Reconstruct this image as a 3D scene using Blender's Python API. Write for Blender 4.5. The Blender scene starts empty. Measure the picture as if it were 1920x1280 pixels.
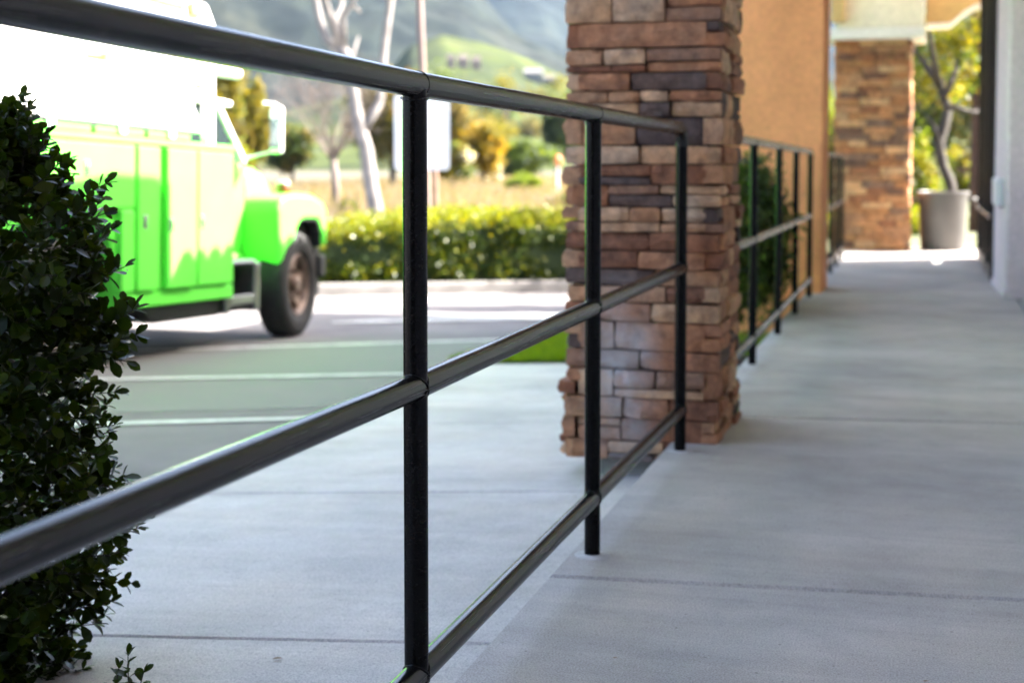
import bpy, math, random
import numpy as np
from mathutils import Vector, Matrix
rnd = random.Random(7)
nr = np.random.default_rng(11)
sc = bpy.context.scene
COL = sc.collection
R = math.radians

# ------------------------------------------------------------------ camera, sky, sun, exposure
FPX, HC, PITCH = 2667.0, 0.953, R(3.0)
YAW = math.atan(775 * math.cos(PITCH) / FPX)
cs, sn, cp, sp = math.cos(YAW), math.sin(YAW), math.cos(PITCH), math.sin(PITCH)
AX = Vector((-sn * cp, cs * cp, -sp)); RX = Vector((cs, sn, 0)); UX = Vector((-sn * sp, cs * sp, cp))
VPP = 300 + FPX * math.tan(PITCH)
CAMP = Vector((0, 0, HC))

def W(u, v, D):
    """world point seen along (u, v) of the photograph at depth D metres"""
    return CAMP + (AX * FPX + RX * (u - 960) - UX * (v - VPP)) * (D / FPX)

cam = bpy.data.cameras.new('camera')
cam_o = bpy.data.objects.new('camera', cam); COL.objects.link(cam_o)
cam_o.location = CAMP
cam_o.rotation_euler = (R(90) - PITCH, 0, YAW)
cam.sensor_width = 36.0
cam.lens = FPX / 1920 * 36.0
cam.shift_y = (VPP - 640) / 1920
cam.clip_start = 0.05
cam.clip_end = 12000
cam.dof.use_dof = True
cam.dof.focus_distance = 2.35
cam.dof.aperture_fstop = 3.8
cam.dof.aperture_blades = 0
sc.camera = cam_o

SUN_EL, SUN_AZ = R(38), R(60)            # azimuth from +Y towards +X
sdir = Vector((math.sin(SUN_AZ) * math.cos(SUN_EL), math.cos(SUN_AZ) * math.cos(SUN_EL), math.sin(SUN_EL)))
wd = bpy.data.worlds.new('World'); sc.world = wd; wd.use_nodes = True
wn = wd.node_tree
sky = wn.nodes.new('ShaderNodeTexSky'); sky.sky_type = 'NISHITA'; sky.sun_disc = False
sky.sun_elevation = SUN_EL; sky.sun_rotation = SUN_AZ
sky.air_density = .8; sky.dust_density = 4.6; sky.ozone_density = .6
bgn = wn.nodes['Background']; bgn.inputs[1].default_value = 0.11
wn.links.new(sky.outputs[0], bgn.inputs[0])
sun = bpy.data.lights.new('sun', 'SUN'); sun.energy = 5.0; sun.angle = R(0.53); sun.color = (1.0, 0.955, 0.89)
sun_o = bpy.data.objects.new('sun', sun); COL.objects.link(sun_o)
sun_o.rotation_euler = sdir.to_track_quat('Z', 'Y').to_euler()
sun_o.location = (5, 5, 20)
vs = sc.view_settings
sc.display_settings.display_device = 'sRGB'
vs.view_transform = 'Standard'; vs.look = 'None'; vs.gamma = 1.0; vs.use_curve_mapping = False
vs.exposure = 3.3
sc.cycles.use_denoising = True
sc.cycles.max_bounces = 10
sc.cycles.sample_clamp_indirect = 8
sc.cycles.volume_bounces = 0

# ------------------------------------------------------------------ materials
def new_mat(name):
    m = bpy.data.materials.new(name); m.use_nodes = True
    nt = m.node_tree
    return m, nt, nt.nodes['Principled BSDF']

def node(nt, t, **kw):
    n = nt.nodes.new(t)
    for k, v in kw.items():
        if hasattr(n, k): setattr(n, k, v)
        else: n.inputs[k].default_value = v
    return n

def noise(nt, vec, scale, detail=4, rough=.55):
    n = nt.nodes.new('ShaderNodeTexNoise')
    n.inputs['Scale'].default_value = scale; n.inputs['Detail'].default_value = detail; n.inputs['Roughness'].default_value = rough
    nt.links.new(vec, n.inputs['Vector']); return n.outputs[0]

def mapped(nt, scale=(1, 1, 1), src='Object', rot=0.0):
    tc = nt.nodes.new('ShaderNodeTexCoord')
    mp = nt.nodes.new('ShaderNodeMapping'); mp.inputs['Scale'].default_value = scale
    mp.inputs['Rotation'].default_value = (0, 0, rot)
    nt.links.new(tc.outputs[src], mp.inputs['Vector']); return mp.outputs[0]

def ramp(nt, fac, stops, interp='LINEAR'):
    r = nt.nodes.new('ShaderNodeValToRGB'); r.color_ramp.interpolation = interp
    e = r.color_ramp.elements
    while len(e) < len(stops): e.new(0.5)
    for i, (p, c) in enumerate(stops):
        e[i].position = p; e[i].color = (*c, 1) if len(c) == 3 else c
    nt.links.new(fac, r.inputs[0]); return r.outputs[0]

def mixc(nt, a, b, fac, mode='MIX'):
    m = nt.nodes.new('ShaderNodeMix'); m.data_type = 'RGBA'; m.blend_type = mode
    for s, v in ((m.inputs[6], a), (m.inputs[7], b)):
        if isinstance(v, (tuple, list)): s.default_value = (*v[:3], 1)
        else: nt.links.new(v, s)
    if isinstance(fac, (int, float)): m.inputs[0].default_value = fac
    else: nt.links.new(fac, m.inputs[0])
    return m.outputs[2]

def bump(nt, bsdf, h, strength, dist=0.01):
    b = nt.nodes.new('ShaderNodeBump'); b.inputs['Strength'].default_value = strength; b.inputs['Distance'].default_value = dist
    nt.links.new(h, b.inputs['Height']); nt.links.new(b.outputs[0], bsdf.inputs['Normal'])

def sc3(c, k): return tuple(x * k for x in c)

def simple(name, col, rough=.6, metal=0.0, var=.18, scale=6.0, bmp=0.0, bscale=60.0, coat=0.0, spec=.5):
    m, nt, b = new_mat(name)
    v = mapped(nt)
    c = ramp(nt, noise(nt, v, scale, 5), [(.3, sc3(col, 1 - var)), (.7, sc3(col, 1 + var))])
    nt.links.new(c, b.inputs['Base Color'])
    b.inputs['Roughness'].default_value = rough; b.inputs['Metallic'].default_value = metal
    b.inputs['Coat Weight'].default_value = coat; b.inputs['Coat Roughness'].default_value = .08
    b.inputs['Specular IOR Level'].default_value = spec
    if bmp: bump(nt, b, noise(nt, v, bscale, 3), bmp)
    return m

def concrete(name, col, streak=.14, cool=(.93, .97, 1.06), skew=0.0):
    m, nt, b = new_mat(name)
    wv = mapped(nt, (1, 1, 1)); sv = mapped(nt, (1.1, 46, 1), rot=skew); sv2 = mapped(nt, (.5, 7, 1), rot=skew)
    big = ramp(nt, noise(nt, wv, 1.3, 6, .62), [(.32, sc3(col, .78)), (.68, sc3(col, 1.14))])
    st = ramp(nt, noise(nt, sv, 1.0, 4), [(.3, (1 - streak,) * 3), (.7, (1 + streak * .6,) * 3)])
    st2 = ramp(nt, noise(nt, sv2, 1.0, 4), [(.3, (.92, .92, .93)), (.7, (1.05, 1.05, 1.04))])
    fine = ramp(nt, noise(nt, wv, 260, 2), [(.3, (.55, .55, .56)), (.62, (1.14, 1.14, 1.13))])
    warm = ramp(nt, noise(nt, wv, 2.7, 4), [(.42, (1, 1, 1)), (.7, (1.0, .955, .90))])
    c = mixc(nt, big, st, 1.0, 'MULTIPLY'); c = mixc(nt, c, st2, 1.0, 'MULTIPLY')
    c = mixc(nt, c, fine, .8, 'MULTIPLY'); c = mixc(nt, c, warm, .8, 'MULTIPLY')
    blot = ramp(nt, noise(nt, wv, 5.5, 6, .7), [(.34, (.80, .80, .80)), (.5, (1, 1, 1)), (.72, (1.05, 1.05, 1.04))])
    c = mixc(nt, c, blot, .5, 'MULTIPLY')
    grit = ramp(nt, noise(nt, wv, 75, 3, .7), [(.30, (.72, .72, .73)), (.42, (1, 1, 1))])
    c = mixc(nt, c, grit, .8, 'MULTIPLY')
    c = mixc(nt, c, cool, 1.0, 'MULTIPLY')
    # scattered dark pits and specks
    vo = nt.nodes.new('ShaderNodeTexVoronoi'); vo.inputs['Scale'].default_value = 17; nt.links.new(wv, vo.inputs['Vector'])
    pit = ramp(nt, vo.outputs['Distance'], [(.035, (1, 1, 1)), (.06, (0, 0, 0))])
    c = mixc(nt, c, sc3(col, .42), pit)
    nt.links.new(c, b.inputs['Base Color'])
    b.inputs['Roughness'].default_value = .82; b.inputs['Specular IOR Level'].default_value = .3
    h = mixc(nt, noise(nt, sv, 1.0, 4), noise(nt, wv, 240, 2), .4)
    bump(nt, b, h, .3, .004)
    return m

def stone_mat(name, pal, stain=False):
    m, nt, b = new_mat(name)
    oi = nt.nodes.new('ShaderNodeObjectInfo')
    k = len(pal)
    base = ramp(nt, oi.outputs['Random'], [(i / k, c) for i, c in enumerate(pal)], 'CONSTANT')
    v = mapped(nt)
    off = nt.nodes.new('ShaderNodeVectorMath'); off.operation = 'MULTIPLY_ADD'
    geo = nt.nodes.new('ShaderNodeNewGeometry')
    gp = geo.outputs['Position']
    n1 = ramp(nt, noise(nt, gp, 22, 5, .6), [(.3, (.55, .50, .48)), (.72, (1.38, 1.30, 1.2))])
    n2 = ramp(nt, noise(nt, gp, 7, 4), [(.35, (1.12, .98, .86)), (.65, (.88, .95, 1.04))])
    n3 = ramp(nt, noise(nt, gp, 150, 3), [(.32, (.72, .72, .72)), (.65, (1.12, 1.12, 1.12))])
    base = mixc(nt, base, (.21, .165, .135), .05); c = mixc(nt, base, n1, 1.0, 'MULTIPLY'); c = mixc(nt, c, n2, .8, 'MULTIPLY'); c = mixc(nt, c, n3, .7, 'MULTIPLY')
    if stain:    # pale mineral bloom low on the front of the column
        sx = nt.nodes.new('ShaderNodeSeparateXYZ'); nt.links.new(gp, sx.inputs[0])
        def hump(out, c0, half):
            a = nt.nodes.new('ShaderNodeMath'); a.operation = 'SUBTRACT'; nt.links.new(out, a.inputs[0]); a.inputs[1].default_value = c0
            d = nt.nodes.new('ShaderNodeMath'); d.operation = 'ABSOLUTE'; nt.links.new(a.outputs[0], d.inputs[0])
            e = nt.nodes.new('ShaderNodeMapRange'); e.inputs[1].default_value = half; e.inputs[2].default_value = half * .25
            nt.links.new(d.outputs[0], e.inputs[0]); return e.outputs[0]
        mu = nt.nodes.new('ShaderNodeMath'); mu.operation = 'MULTIPLY'
        nt.links.new(hump(sx.outputs[0], -.985, .15), mu.inputs[0]); nt.links.new(hump(sx.outputs[2], .22, .36), mu.inputs[1])
        mu2 = nt.nodes.new('ShaderNodeMath'); mu2.operation = 'MULTIPLY'
        nt.links.new(mu.outputs[0], mu2.inputs[0])
        nt.links.new(ramp(nt, noise(nt, gp, 9, 4), [(.3, (.15,) * 3), (.62, (1,) * 3)]), mu2.inputs[1])
        mu3 = nt.nodes.new('ShaderNodeMath'); mu3.operation = 'MULTIPLY'; nt.links.new(mu2.outputs[0], mu3.inputs[0]); mu3.inputs[1].default_value = .85
        c = mixc(nt, c, (.46, .44, .43), mu3.outputs[0])
    nt.links.new(c, b.inputs['Base Color'])
    b.inputs['Roughness'].default_value = .82; b.inputs['Specular IOR Level'].default_value = .35
    bump(nt, b, mixc(nt, noise(nt, gp, 38, 5, .65), noise(nt, gp, 130, 3), .4), .8, .014)
    return m

def foliage(name, col, trans=.35, rough=.45, spec=.4, var=.3):
    m, nt, b = new_mat(name)
    geo = nt.nodes.new('ShaderNodeNewGeometry')
    c = ramp(nt, geo.outputs['Random Per Island'], [(0, sc3(col, 1 - var)), (.6, col), (1, (min(1, col[0] * (1 + var * 2.2)), col[1] * (1 + var), col[2] * (1 + var * .2)))])
    nt.links.new(c, b.inputs['Base Color'])
    b.inputs['Roughness'].default_value = rough; b.inputs['Specular IOR Level'].default_value = spec
    tr = nt.nodes.new('ShaderNodeBsdfTranslucent')
    nt.links.new(mixc(nt, c, (1.5, 1.35, .45), 1.0, 'MULTIPLY'), tr.inputs['Color'])
    mx = nt.nodes.new('ShaderNodeMixShader'); mx.inputs[0].default_value = trans
    nt.links.new(b.outputs[0], mx.inputs[1]); nt.links.new(tr.outputs[0], mx.inputs[2])
    nt.links.new(mx.outputs[0], nt.nodes['Material Output'].inputs[0])
    return m

def rail_mat(name='black_rail_paint', k=1.0, spec=.32):
    m, nt, b = new_mat(name)
    geo = nt.nodes.new('ShaderNodeNewGeometry')
    mp = nt.nodes.new('ShaderNodeMapping'); mp.inputs['Scale'].default_value = (1, .02, 1); nt.links.new(geo.outputs['Position'], mp.inputs[0])
    st = noise(nt, mp.outputs[0], 260, 4, .6)
    mp2 = nt.nodes.new('ShaderNodeMapping'); mp2.inputs['Scale'].default_value = (60, 8, 60); nt.links.new(geo.outputs['Position'], mp2.inputs[0])
    w = noise(nt, mp2.outputs[0], 1.2, 4)
    c = ramp(nt, st, [(.38, sc3((.004, .004, .004), k)), (.55, sc3((.009, .008, .007), k)), (.68, sc3((.034, .029, .024), k))])
    c = mixc(nt, c, sc3((.045, .039, .034), k), ramp(nt, w, [(.5, (0, 0, 0)), (.85, (.5,) * 3)]))
    nt.links.new(c, b.inputs['Base Color'])
    nt.links.new(ramp(nt, st, [(.3, (.15,) * 3), (.7, (.30,) * 3)]), b.inputs['Roughness'])
    b.inputs['Specular IOR Level'].default_value = spec
    bump(nt, b, mixc(nt, st, noise(nt, geo.outputs['Position'], 420, 2), .12), .3, .0012)
    return m

def stucco(name, col, var=.12):
    m, nt, b = new_mat(name)
    v = mapped(nt)
    c = ramp(nt, noise(nt, v, 2.2, 6, .6), [(.3, sc3(col, 1 - var)), (.7, sc3(col, 1 + var))])
    c = mixc(nt, c, ramp(nt, noise(nt, v, 30, 4), [(.35, (.88,) * 3), (.65, (1.06,) * 3)]), 1.0, 'MULTIPLY')
    nt.links.new(c, b.inputs['Base Color']); b.inputs['Roughness'].default_value = .9; b.inputs['Specular IOR Level'].default_value = .2
    bump(nt, b, noise(nt, v, 55, 5, .65), .5, .01)
    return m

def glass_mat(name, tint, mixf=.45):
    m, nt, b = new_mat(name)
    b.inputs['Base Color'].default_value = (*tint, 1); b.inputs['Roughness'].default_value = .04; b.inputs['Specular IOR Level'].default_value = .8
    t = nt.nodes.new('ShaderNodeBsdfTransparent'); t.inputs[0].default_value = (.55, .62, .62, 1)
    mx = nt.nodes.new('ShaderNodeMixShader'); mx.inputs[0].default_value = mixf
    nt.links.new(b.outputs[0], mx.inputs[1]); nt.links.new(t.outputs[0], mx.inputs[2])
    nt.links.new(mx.outputs[0], nt.nodes['Material Output'].inputs[0])
    return m

M = {}
M['walk'] = concrete('walkway_concrete', (.465, .43, .405), .05, (1.0, 1.0, 1.0), R(-7))
M['side'] = concrete('sidewalk_concrete', (.545, .51, .49), .04, (1.0, 1.0, 1.0))
M['joint'] = simple('joint_filler', (.085, .085, .09), .95)
M['grout'] = simple('grout', (.46, .435, .42), .9, var=.2, scale=40)
M['foot'] = simple('footing_concrete', (.24, .235, .215), .9, var=.3, scale=14, bmp=.4)
M['stone'] = stone_mat('ledge_stone', [(.25, .105, .052), (.40, .215, .115), (.46, .28, .16), (.33, .15, .075), (.085, .056, .05), (.35, .17, .095), (.49, .31, .18), (.20, .085, .045), (.11, .075, .064), (.39, .19, .10), (.27, .15, .095), (.44, .25, .14), (.50, .34, .22), (.23, .10, .055)], True)
M['stone_far'] = stone_mat('warm_ledge_stone', [(.38, .175, .075), (.49, .255, .12), (.53, .33, .17), (.17, .09, .058), (.41, .20, .085), (.57, .36, .19), (.28, .125, .06), (.21, .125, .085), (.47, .235, .105), (.35, .185, .095)])  # warm bounced sunlight on the far column is put into this palette
M['mortar'] = simple('dark_mortar', (.045, .037, .032), .95, bmp=.3)
M['rail'] = rail_mat(); M['post'] = rail_mat('black_post_paint', .22, .14)
M['orange'] = stucco('orange_stucco', (.76, .315, .14), .16)
M['white_st'] = stucco('pale_grey_stucco', (.66, .56, .55), .06)
M['cream'] = stucco('cream_stucco', (.78, .74, .60), .05)
M['cap'] = stucco('white_stucco', (.78, .77, .72), .04)
M['tan'] = stucco('tan_stucco', (.58, .40, .17), .06)
M['black'] = simple('black_metal', (.012, .012, .012), .4)
M['tile'] = simple('clay_tile', (.36, .16, .09), .8, var=.3)
M['asphalt'] = simple('old_asphalt', (.165, .152, .148), .9, var=.22, scale=1.6, bmp=.35, bscale=160, spec=.25)
M['road'] = simple('road_asphalt', (.20, .195, .19), .9, var=.12, scale=.6)
M['paint'] = simple('worn_white_paint', (.52, .52, .48), .8, var=.28, scale=14)
M['kerb'] = simple('kerb_concrete', (.15, .14, .132), .9, var=.25, scale=5, bmp=.3)
M['soil'] = simple('mulch', (.055, .032, .02), .95, var=.5, scale=40, bmp=.8, bscale=90)
M['grass'] = foliage('lawn_grass', (.15, .24, .008), .45)
M['turf'] = simple('turf', (.07, .13, .015), .95, var=.4, scale=9)
M['lime'] = simple('lime_green_paint', (.135, .74, .07), .4, var=.06, scale=3, coat=0, spec=.15)
M['truck_white'] = simple('white_truck_paint', (.82, .81, .77), .35, var=.05, coat=.3)
M['rubber'] = simple('tyre_rubber', (.012, .0115, .011), .85, var=.3, scale=20, bmp=.2)
M['rim'] = simple('dusty_brown_wheel', (.17, .115, .085), .5, metal=.3, var=.35, scale=12)
M['chrome'] = simple('dull_chrome', (.38, .38, .38), .25, metal=.9, var=.1)
M['chassis'] = simple('chassis_black', (.014, .014, .014), .6)
M['amber'] = simple('amber_lens', (.14, .020, .001), .4)
M['rust'] = simple('rusty_bracket', (.42, .24, .09), .7, var=.4)
M['glass'] = glass_mat('cab_glass', (.03, .045, .05))
M['shopglass'] = glass_mat('shop_glass', (.02, .03, .03), .1)
M['mirror'] = simple('mirror_face', (.7, .75, .78), .06, metal=1.0, var=.02)
M['sign'] = simple('white_sign_face', (.80, .78, .77), .5, var=.04)
M['pole'] = simple('pinkish_pole_paint', (.15, .10, .085), .6, var=.1)
M['wood'] = simple('weathered_timber', (.20, .13, .09), .85, var=.3)
M['bin'] = simple('grey_plastic', (.062, .058, .055), .5, var=.12, bmp=.1)
M['bark_w'] = simple('white_bark', (.15, .135, .125), .9, var=.35, scale=2.5)
M['bark_t'] = simple('tan_bark', (.13, .10, .085), .9, var=.25)
M['bark_d'] = simple('dark_bark', (.032, .024, .019), .9, var=.4, scale=12, bmp=.5)
M['bark_r'] = simple('red_brown_bark', (.07, .034, .026), .95, var=.4, scale=10, bmp=.6)
M['outlet'] = simple('grey_white_plastic', (.60, .60, .63), .4, var=.04)
M['dry'] = foliage('dry_grass', (.18, .155, .125), .35, .8, .1)
M['lf_box'] = foliage('box_leaf', (.022, .040, .003), .34, .33, .22, .5)
M['lf_hedge'] = foliage('hedge_leaf', (.165, .195, .005), .35, .34, .42, .35)  # hedge leaf with the light from above put into a brighter colour
M['lf_hedge_d'] = foliage('hedge_leaf_dark', (.022, .043, .004), .25, .4, .2, .35)  # hedge's frontal shade put into a darker leaf; also varies the small bush
M['lf_yel'] = foliage('yellow_green_leaf', (.12, .115, .013), .45, .6, .2)
M['lf_olive'] = foliage('olive_leaf', (.10, .09, .03), .4, .7, .2)
M['lf_gold'] = foliage('golden_leaf', (.19, .14, .012), .45, .6, .2)
M['lf_green'] = foliage('mid_green_leaf', (.06, .095, .022), .4, .6, .2)
M['lf_dark'] = foliage('dark_green_leaf', (.03, .05, .018), .3, .6, .25)
M['lf_bright'] = foliage('bright_green_leaf', (.11, .17, .014), .5, .5, .3)
M['lf_back'] = foliage('backlit_yellow_leaf', (.14, .145, .008), .55, .5, .3)
M['petal'] = foliage('white_blossom', (.75, .72, .66), .3, .7, .1, .05)
M['lf_dead'] = simple('dead_leaf', (.22, .12, .06), .8)
M['roofred'] = simple('far_roof', (.17, .135, .115), .9)
M['house'] = simple('far_house_wall', (.14, .135, .13), .9, var=.05)
M['darkpane'] = simple('far_window', (.06, .065, .07), .5)

# painted tint on the asphalt
def tint_mat():
    m, nt, b = new_mat('faded_green_paint')
    v = mapped(nt)
    c = ramp(nt, noise(nt, v, 1.4, 6, .65), [(.35, (.158, .145, .138)), (.62, (.135, .142, .122))])
    nt.links.new(c, b.inputs['Base Color']); b.inputs['Roughness'].default_value = .9
    return m
M['tint'] = tint_mat()

def ground_mat(name, stops, scale, detail=6, rough=1.0, mottle=0):
    m, nt, b = new_mat(name)
    geo = nt.nodes.new('ShaderNodeNewGeometry')
    c = ramp(nt, noise(nt, geo.outputs['Position'], scale, detail, .62), stops)
    if mottle:      # scrub clumps and pale tracks
        c = mixc(nt, c, ramp(nt, noise(nt, geo.outputs['Position'], mottle, 6, .7), [(.38, (.45, .5, .55)), (.5, (1, 1, 1)), (.64, (1.7, 1.6, 1.35))]), 1.0, 'MULTIPLY')
    nt.links.new(c, b.inputs['Base Color']); b.inputs['Roughness'].default_value = rough; b.inputs['Specular IOR Level'].default_value = .1
    return m
M['field'] = ground_mat('dry_field', [(.35, (.07, .062, .045)), (.5, (.085, .076, .058)), (.68, (.06, .064, .028))], .16)
M['hill_near'] = ground_mat('meadow_hill', [(.38, (.014, .018, .010)), (.47, (.021, .030, .0075)), (.58, (.031, .041, .008)), (.66, (.036, .030, .024))], .012, mottle=.05)
M['hill_mid'] = ground_mat('scrub_hill', [(.38, (.005, .008, .008)), (.52, (.009, .012, .0095)), (.66, (.019, .020, .0155))], .0065, 9, mottle=.03)
M['hill_far'] = ground_mat('far_mountain_scrub', [(.40, (.005, .008, .009)), (.54, (.009, .0125, .0105)), (.66, (.02, .022, .018))], .0036, 9, mottle=.014)

# ------------------------------------------------------------------ mesh helpers
class MB:
    def __init__(s): s.v = []; s.f = []; s.m = []
    def add(s, vs, fs, mi=0):
        b = len(s.v); s.v += [tuple(q) for q in vs]; s.f += [tuple(b + i for i in f) for f in fs]; s.m += [mi] * len(fs); return s
    def box(s, x0, x1, y0, y1, z0, z1, mi=0):
        v = [(x, y, z) for z in (z0, z1) for y in (y0, y1) for x in (x0, x1)]
        return s.add(v, [(0, 2, 3, 1), (4, 5, 7, 6), (0, 1, 5, 4), (2, 6, 7, 3), (0, 4, 6, 2), (1, 3, 7, 5)], mi)
    def prism(s, poly, fn, a, b, mi=0):
        """2-D polygon extruded between a and b; fn(x, y, t) gives the 3-D point"""
        n = len(poly); v = [fn(x, y, a) for x, y in poly] + [fn(x, y, b) for x, y in poly]
        f = [tuple(range(n))[::-1], tuple(range(n, 2 * n))] + [(i, (i + 1) % n, n + (i + 1) % n, n + i) for i in range(n)]
        return s.add(v, f, mi)
    def tube(s, pts, rad, n=8, mi=0, cap=True):
        pts = [Vector(p) for p in pts]; k = len(pts)
        rad = rad if isinstance(rad, (list, tuple)) else [rad] * k
        ref = Vector((0, 0, 1)); t0 = (pts[1] - pts[0]).normalized()
        if abs(t0.dot(ref)) > .9: ref = Vector((1, 0, 0))
        nrm = (ref - t0 * ref.dot(t0)).normalized(); vs = []
        for i, p in enumerate(pts):
            t = ((pts[min(i + 1, k - 1)] - pts[i]).normalized() + (pts[i] - pts[max(i - 1, 0)]).normalized()).normalized()
            nrm = (nrm - t * nrm.dot(t)).normalized(); bi = t.cross(nrm)
            for j in range(n):
                a = 2 * math.pi * j / n
                vs.append(p + (nrm * math.cos(a) + bi * math.sin(a)) * rad[i])
        fs = [(i * n + j, i * n + (j + 1) % n, (i + 1) * n + (j + 1) % n, (i + 1) * n + j) for i in range(k - 1) for j in range(n)]
        if cap: fs += [tuple(range(n))[::-1], tuple(range((k - 1) * n, k * n))]
        return s.add(vs, fs, mi)
    def lathe(s, prof, n=32, axis='Z', org=(0, 0, 0), mi=0):
        vs = []; k = len(prof)
        for r, h in prof:
            for j in range(n):
                a = 2 * math.pi * j / n; x, y = r * math.cos(a), r * math.sin(a)
                p = (x, y, h) if axis == 'Z' else (x, h, y)
                vs.append((p[0] + org[0], p[1] + org[1], p[2] + org[2]))
        fs = [(i * n + j, i * n + (j + 1) % n, (i + 1) * n + (j + 1) % n, (i + 1) * n + j) for i in range(k - 1) for j in range(n)]
        return s.add(vs, fs, mi)
    def mesh(s, name, mats):
        me = bpy.data.meshes.new(name); me.from_pydata(s.v, [], s.f)
        for m in (mats if isinstance(mats, (list, tuple)) else [mats]): me.materials.append(m)
        if any(s.m): me.polygons.foreach_set('material_index', s.m)
        me.update(); return me
    def build(s, name, mats, parent=None, smooth=False, bevel=0, loc=None, segs=2):
        o = bpy.data.objects.new(name, s.mesh(name, mats)); COL.objects.link(o)
        if parent: o.parent = parent
        if loc: o.location = loc
        if smooth:
            for p in o.data.polygons: p.use_smooth = True
        if bevel:
            b = o.modifiers.new('bevel', 'BEVEL'); b.width = bevel; b.segments = segs; b.limit_method = 'ANGLE'
            if smooth: b.harden_normals = False
        return o

def tag(o, label=None, cat=None, group=None, kind=None):
    if label: o['label'] = label
    if cat: o['category'] = cat
    if group: o['group'] = group
    if kind: o['kind'] = kind
    return o

def thing(name, loc, label, cat, group=None, rot=(0, 0, 0)):
    o = bpy.data.objects.new(name, None); COL.objects.link(o); o.location = loc; o.rotation_euler = rot
    o.empty_display_size = .2
    return tag(o, label, cat, group)

def smooth_by_angle(o, ang=R(40)):
    me = o.data
    me.polygons.foreach_set('use_smooth', [True] * len(me.polygons))
    me.set_sharp_from_angle(angle=ang)
    return o

def fast_mesh(name, V, F, mats, mi=None, parent=None, smooth=False):
    """V (n,3) array, F (m,k) array of equal-sized faces"""
    V = np.asarray(V, np.float32); F = np.asarray(F, np.int32); k = F.shape[1]
    me = bpy.data.meshes.new(name)
    me.vertices.add(len(V)); me.vertices.foreach_set('co', V.ravel())
    me.loops.add(F.size); me.loops.foreach_set('vertex_index', F.ravel())
    me.polygons.add(len(F)); me.polygons.foreach_set('loop_start', np.arange(0, F.size, k, dtype=np.int32))
    for m in mats: me.materials.append(m)
    if mi is not None: me.polygons.foreach_set('material_index', np.asarray(mi, np.int32))
    if smooth: me.polygons.foreach_set('use_smooth', np.ones(len(F), bool))
    me.update(calc_edges=True); me.validate()
    o = bpy.data.objects.new(name, me); COL.objects.link(o)
    if parent: o.parent = parent
    return o

def unit(a): return a / np.maximum(np.linalg.norm(a, axis=1, keepdims=True), 1e-9)

def leaf_quads(P, size, ratio=.5, up=0.0, jitter=.35):
    """diamond leaves round the points P; returns V, F"""
    n = len(P)
    a = nr.normal(size=(n, 3)); a[:, 2] += up; a = unit(a)
    b = unit(np.cross(a, nr.normal(size=(n, 3))))
    L = size * (1 + jitter * nr.uniform(-1, 1, (n, 1)))
    c = np.cross(a, b) * L * .12
    V = np.stack([P - a * L * .5, P + b * L * .5 * ratio + c, P + a * L * .5, P - b * L * .5 * ratio + c], 1).reshape(-1, 3)
    return V, np.arange(4 * n).reshape(n, 4)

def crown(name, center, radii, mats, leaves, size, clumps=30, spread=.26, parent=None, ratio=.55, shell=.55, weights=None):
    c = np.array(center, float); r = np.array(radii, float)
    d = unit(nr.normal(size=(clumps, 3))); rad = shell + (1 - shell) * nr.random((clumps, 1)) ** .7
    cc = d * rad * (1 - spread * .5)
    k = nr.integers(0, clumps, leaves)
    P = cc[k] + nr.normal(size=(leaves, 3)) * spread * nr.uniform(.5, 1.2, (clumps, 1))[k] * .62
    P = c + P * r
    V, F = leaf_quads(P, size, ratio)
    w = np.array(weights or [1] * len(mats), float); w /= w.sum()
    cm = nr.choice(len(mats), clumps, p=w)
    mi = np.where(nr.random(leaves) < .75, cm[k], nr.choice(len(mats), leaves, p=w))
    o = fast_mesh(name, V, F, mats, mi, parent)
    o['kind'] = 'stuff'
    return o

def branchy(mb, p, d, L, r, depth, spread=.5, n=5, kids=(2, 3), shrink=.72, up=.1, curve=.12):
    d = d.normalized(); pts = [p.copy()]; rr = [r]; q = p.copy(); dd = d.copy(); st = 3
    for i in range(st):
        dd = (dd + Vector((rnd.gauss(0, curve), rnd.gauss(0, curve), rnd.gauss(0, curve) + up * .3))).normalized()
        q = q + dd * (L / st); pts.append(q.copy()); rr.append(r * (1 - .38 * (i + 1) / st))
    mb.tube(pts, rr, n)
    ends = [q.copy()]
    if depth > 0:
        for _ in range(rnd.randint(*kids)):
            nd = (dd + Vector((rnd.gauss(0, spread), rnd.gauss(0, spread), rnd.gauss(0, spread) + up))).normalized()
            a = rnd.choice((1, .85, .7)); s = pts[0].lerp(q, a) if a < 1 else q
            s = pts[-1] if a == 1 else pts[-2].lerp(pts[-1], rnd.random())
            ends += branchy(mb, s, nd, L * shrink * rnd.uniform(.8, 1.15), max(rr[-1] * .75, .004), depth - 1, spread, max(3, n - 1), kids, shrink, up, curve)
    return ends

# ------------------------------------------------------------------ ground planes outside the walkway
def zside(X, Y): return -.127 + .05 * (X + 1.06) - .035 * (Y - 4.524)
def zlot(Y): return -.165 - .035 * (Y - 3.0)

# far ground and field
ZF = -.74
fg = MB()
xs = [-6000, -900, -120, -60, -30, 0, 60, 900, 6000]; ys = [-400, 19.0, 60, 140, 400, 1200, 7000]
def zfar(x, y):
    return ZF - (2.0 if y < 0 else 0) if y <= 140 else ZF
vv = [(x, y, zfar(x, y)) for y in ys for x in xs]
nx = len(xs)
fg.add(vv, [(j * nx + i, j * nx + i + 1, (j + 1) * nx + i + 1, (j + 1) * nx + i) for j in range(len(ys) - 1) for i in range(nx - 1)])
tag(fg.build('field', M['field']), 'dry tan field running out to the hills', kind='structure')

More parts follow.
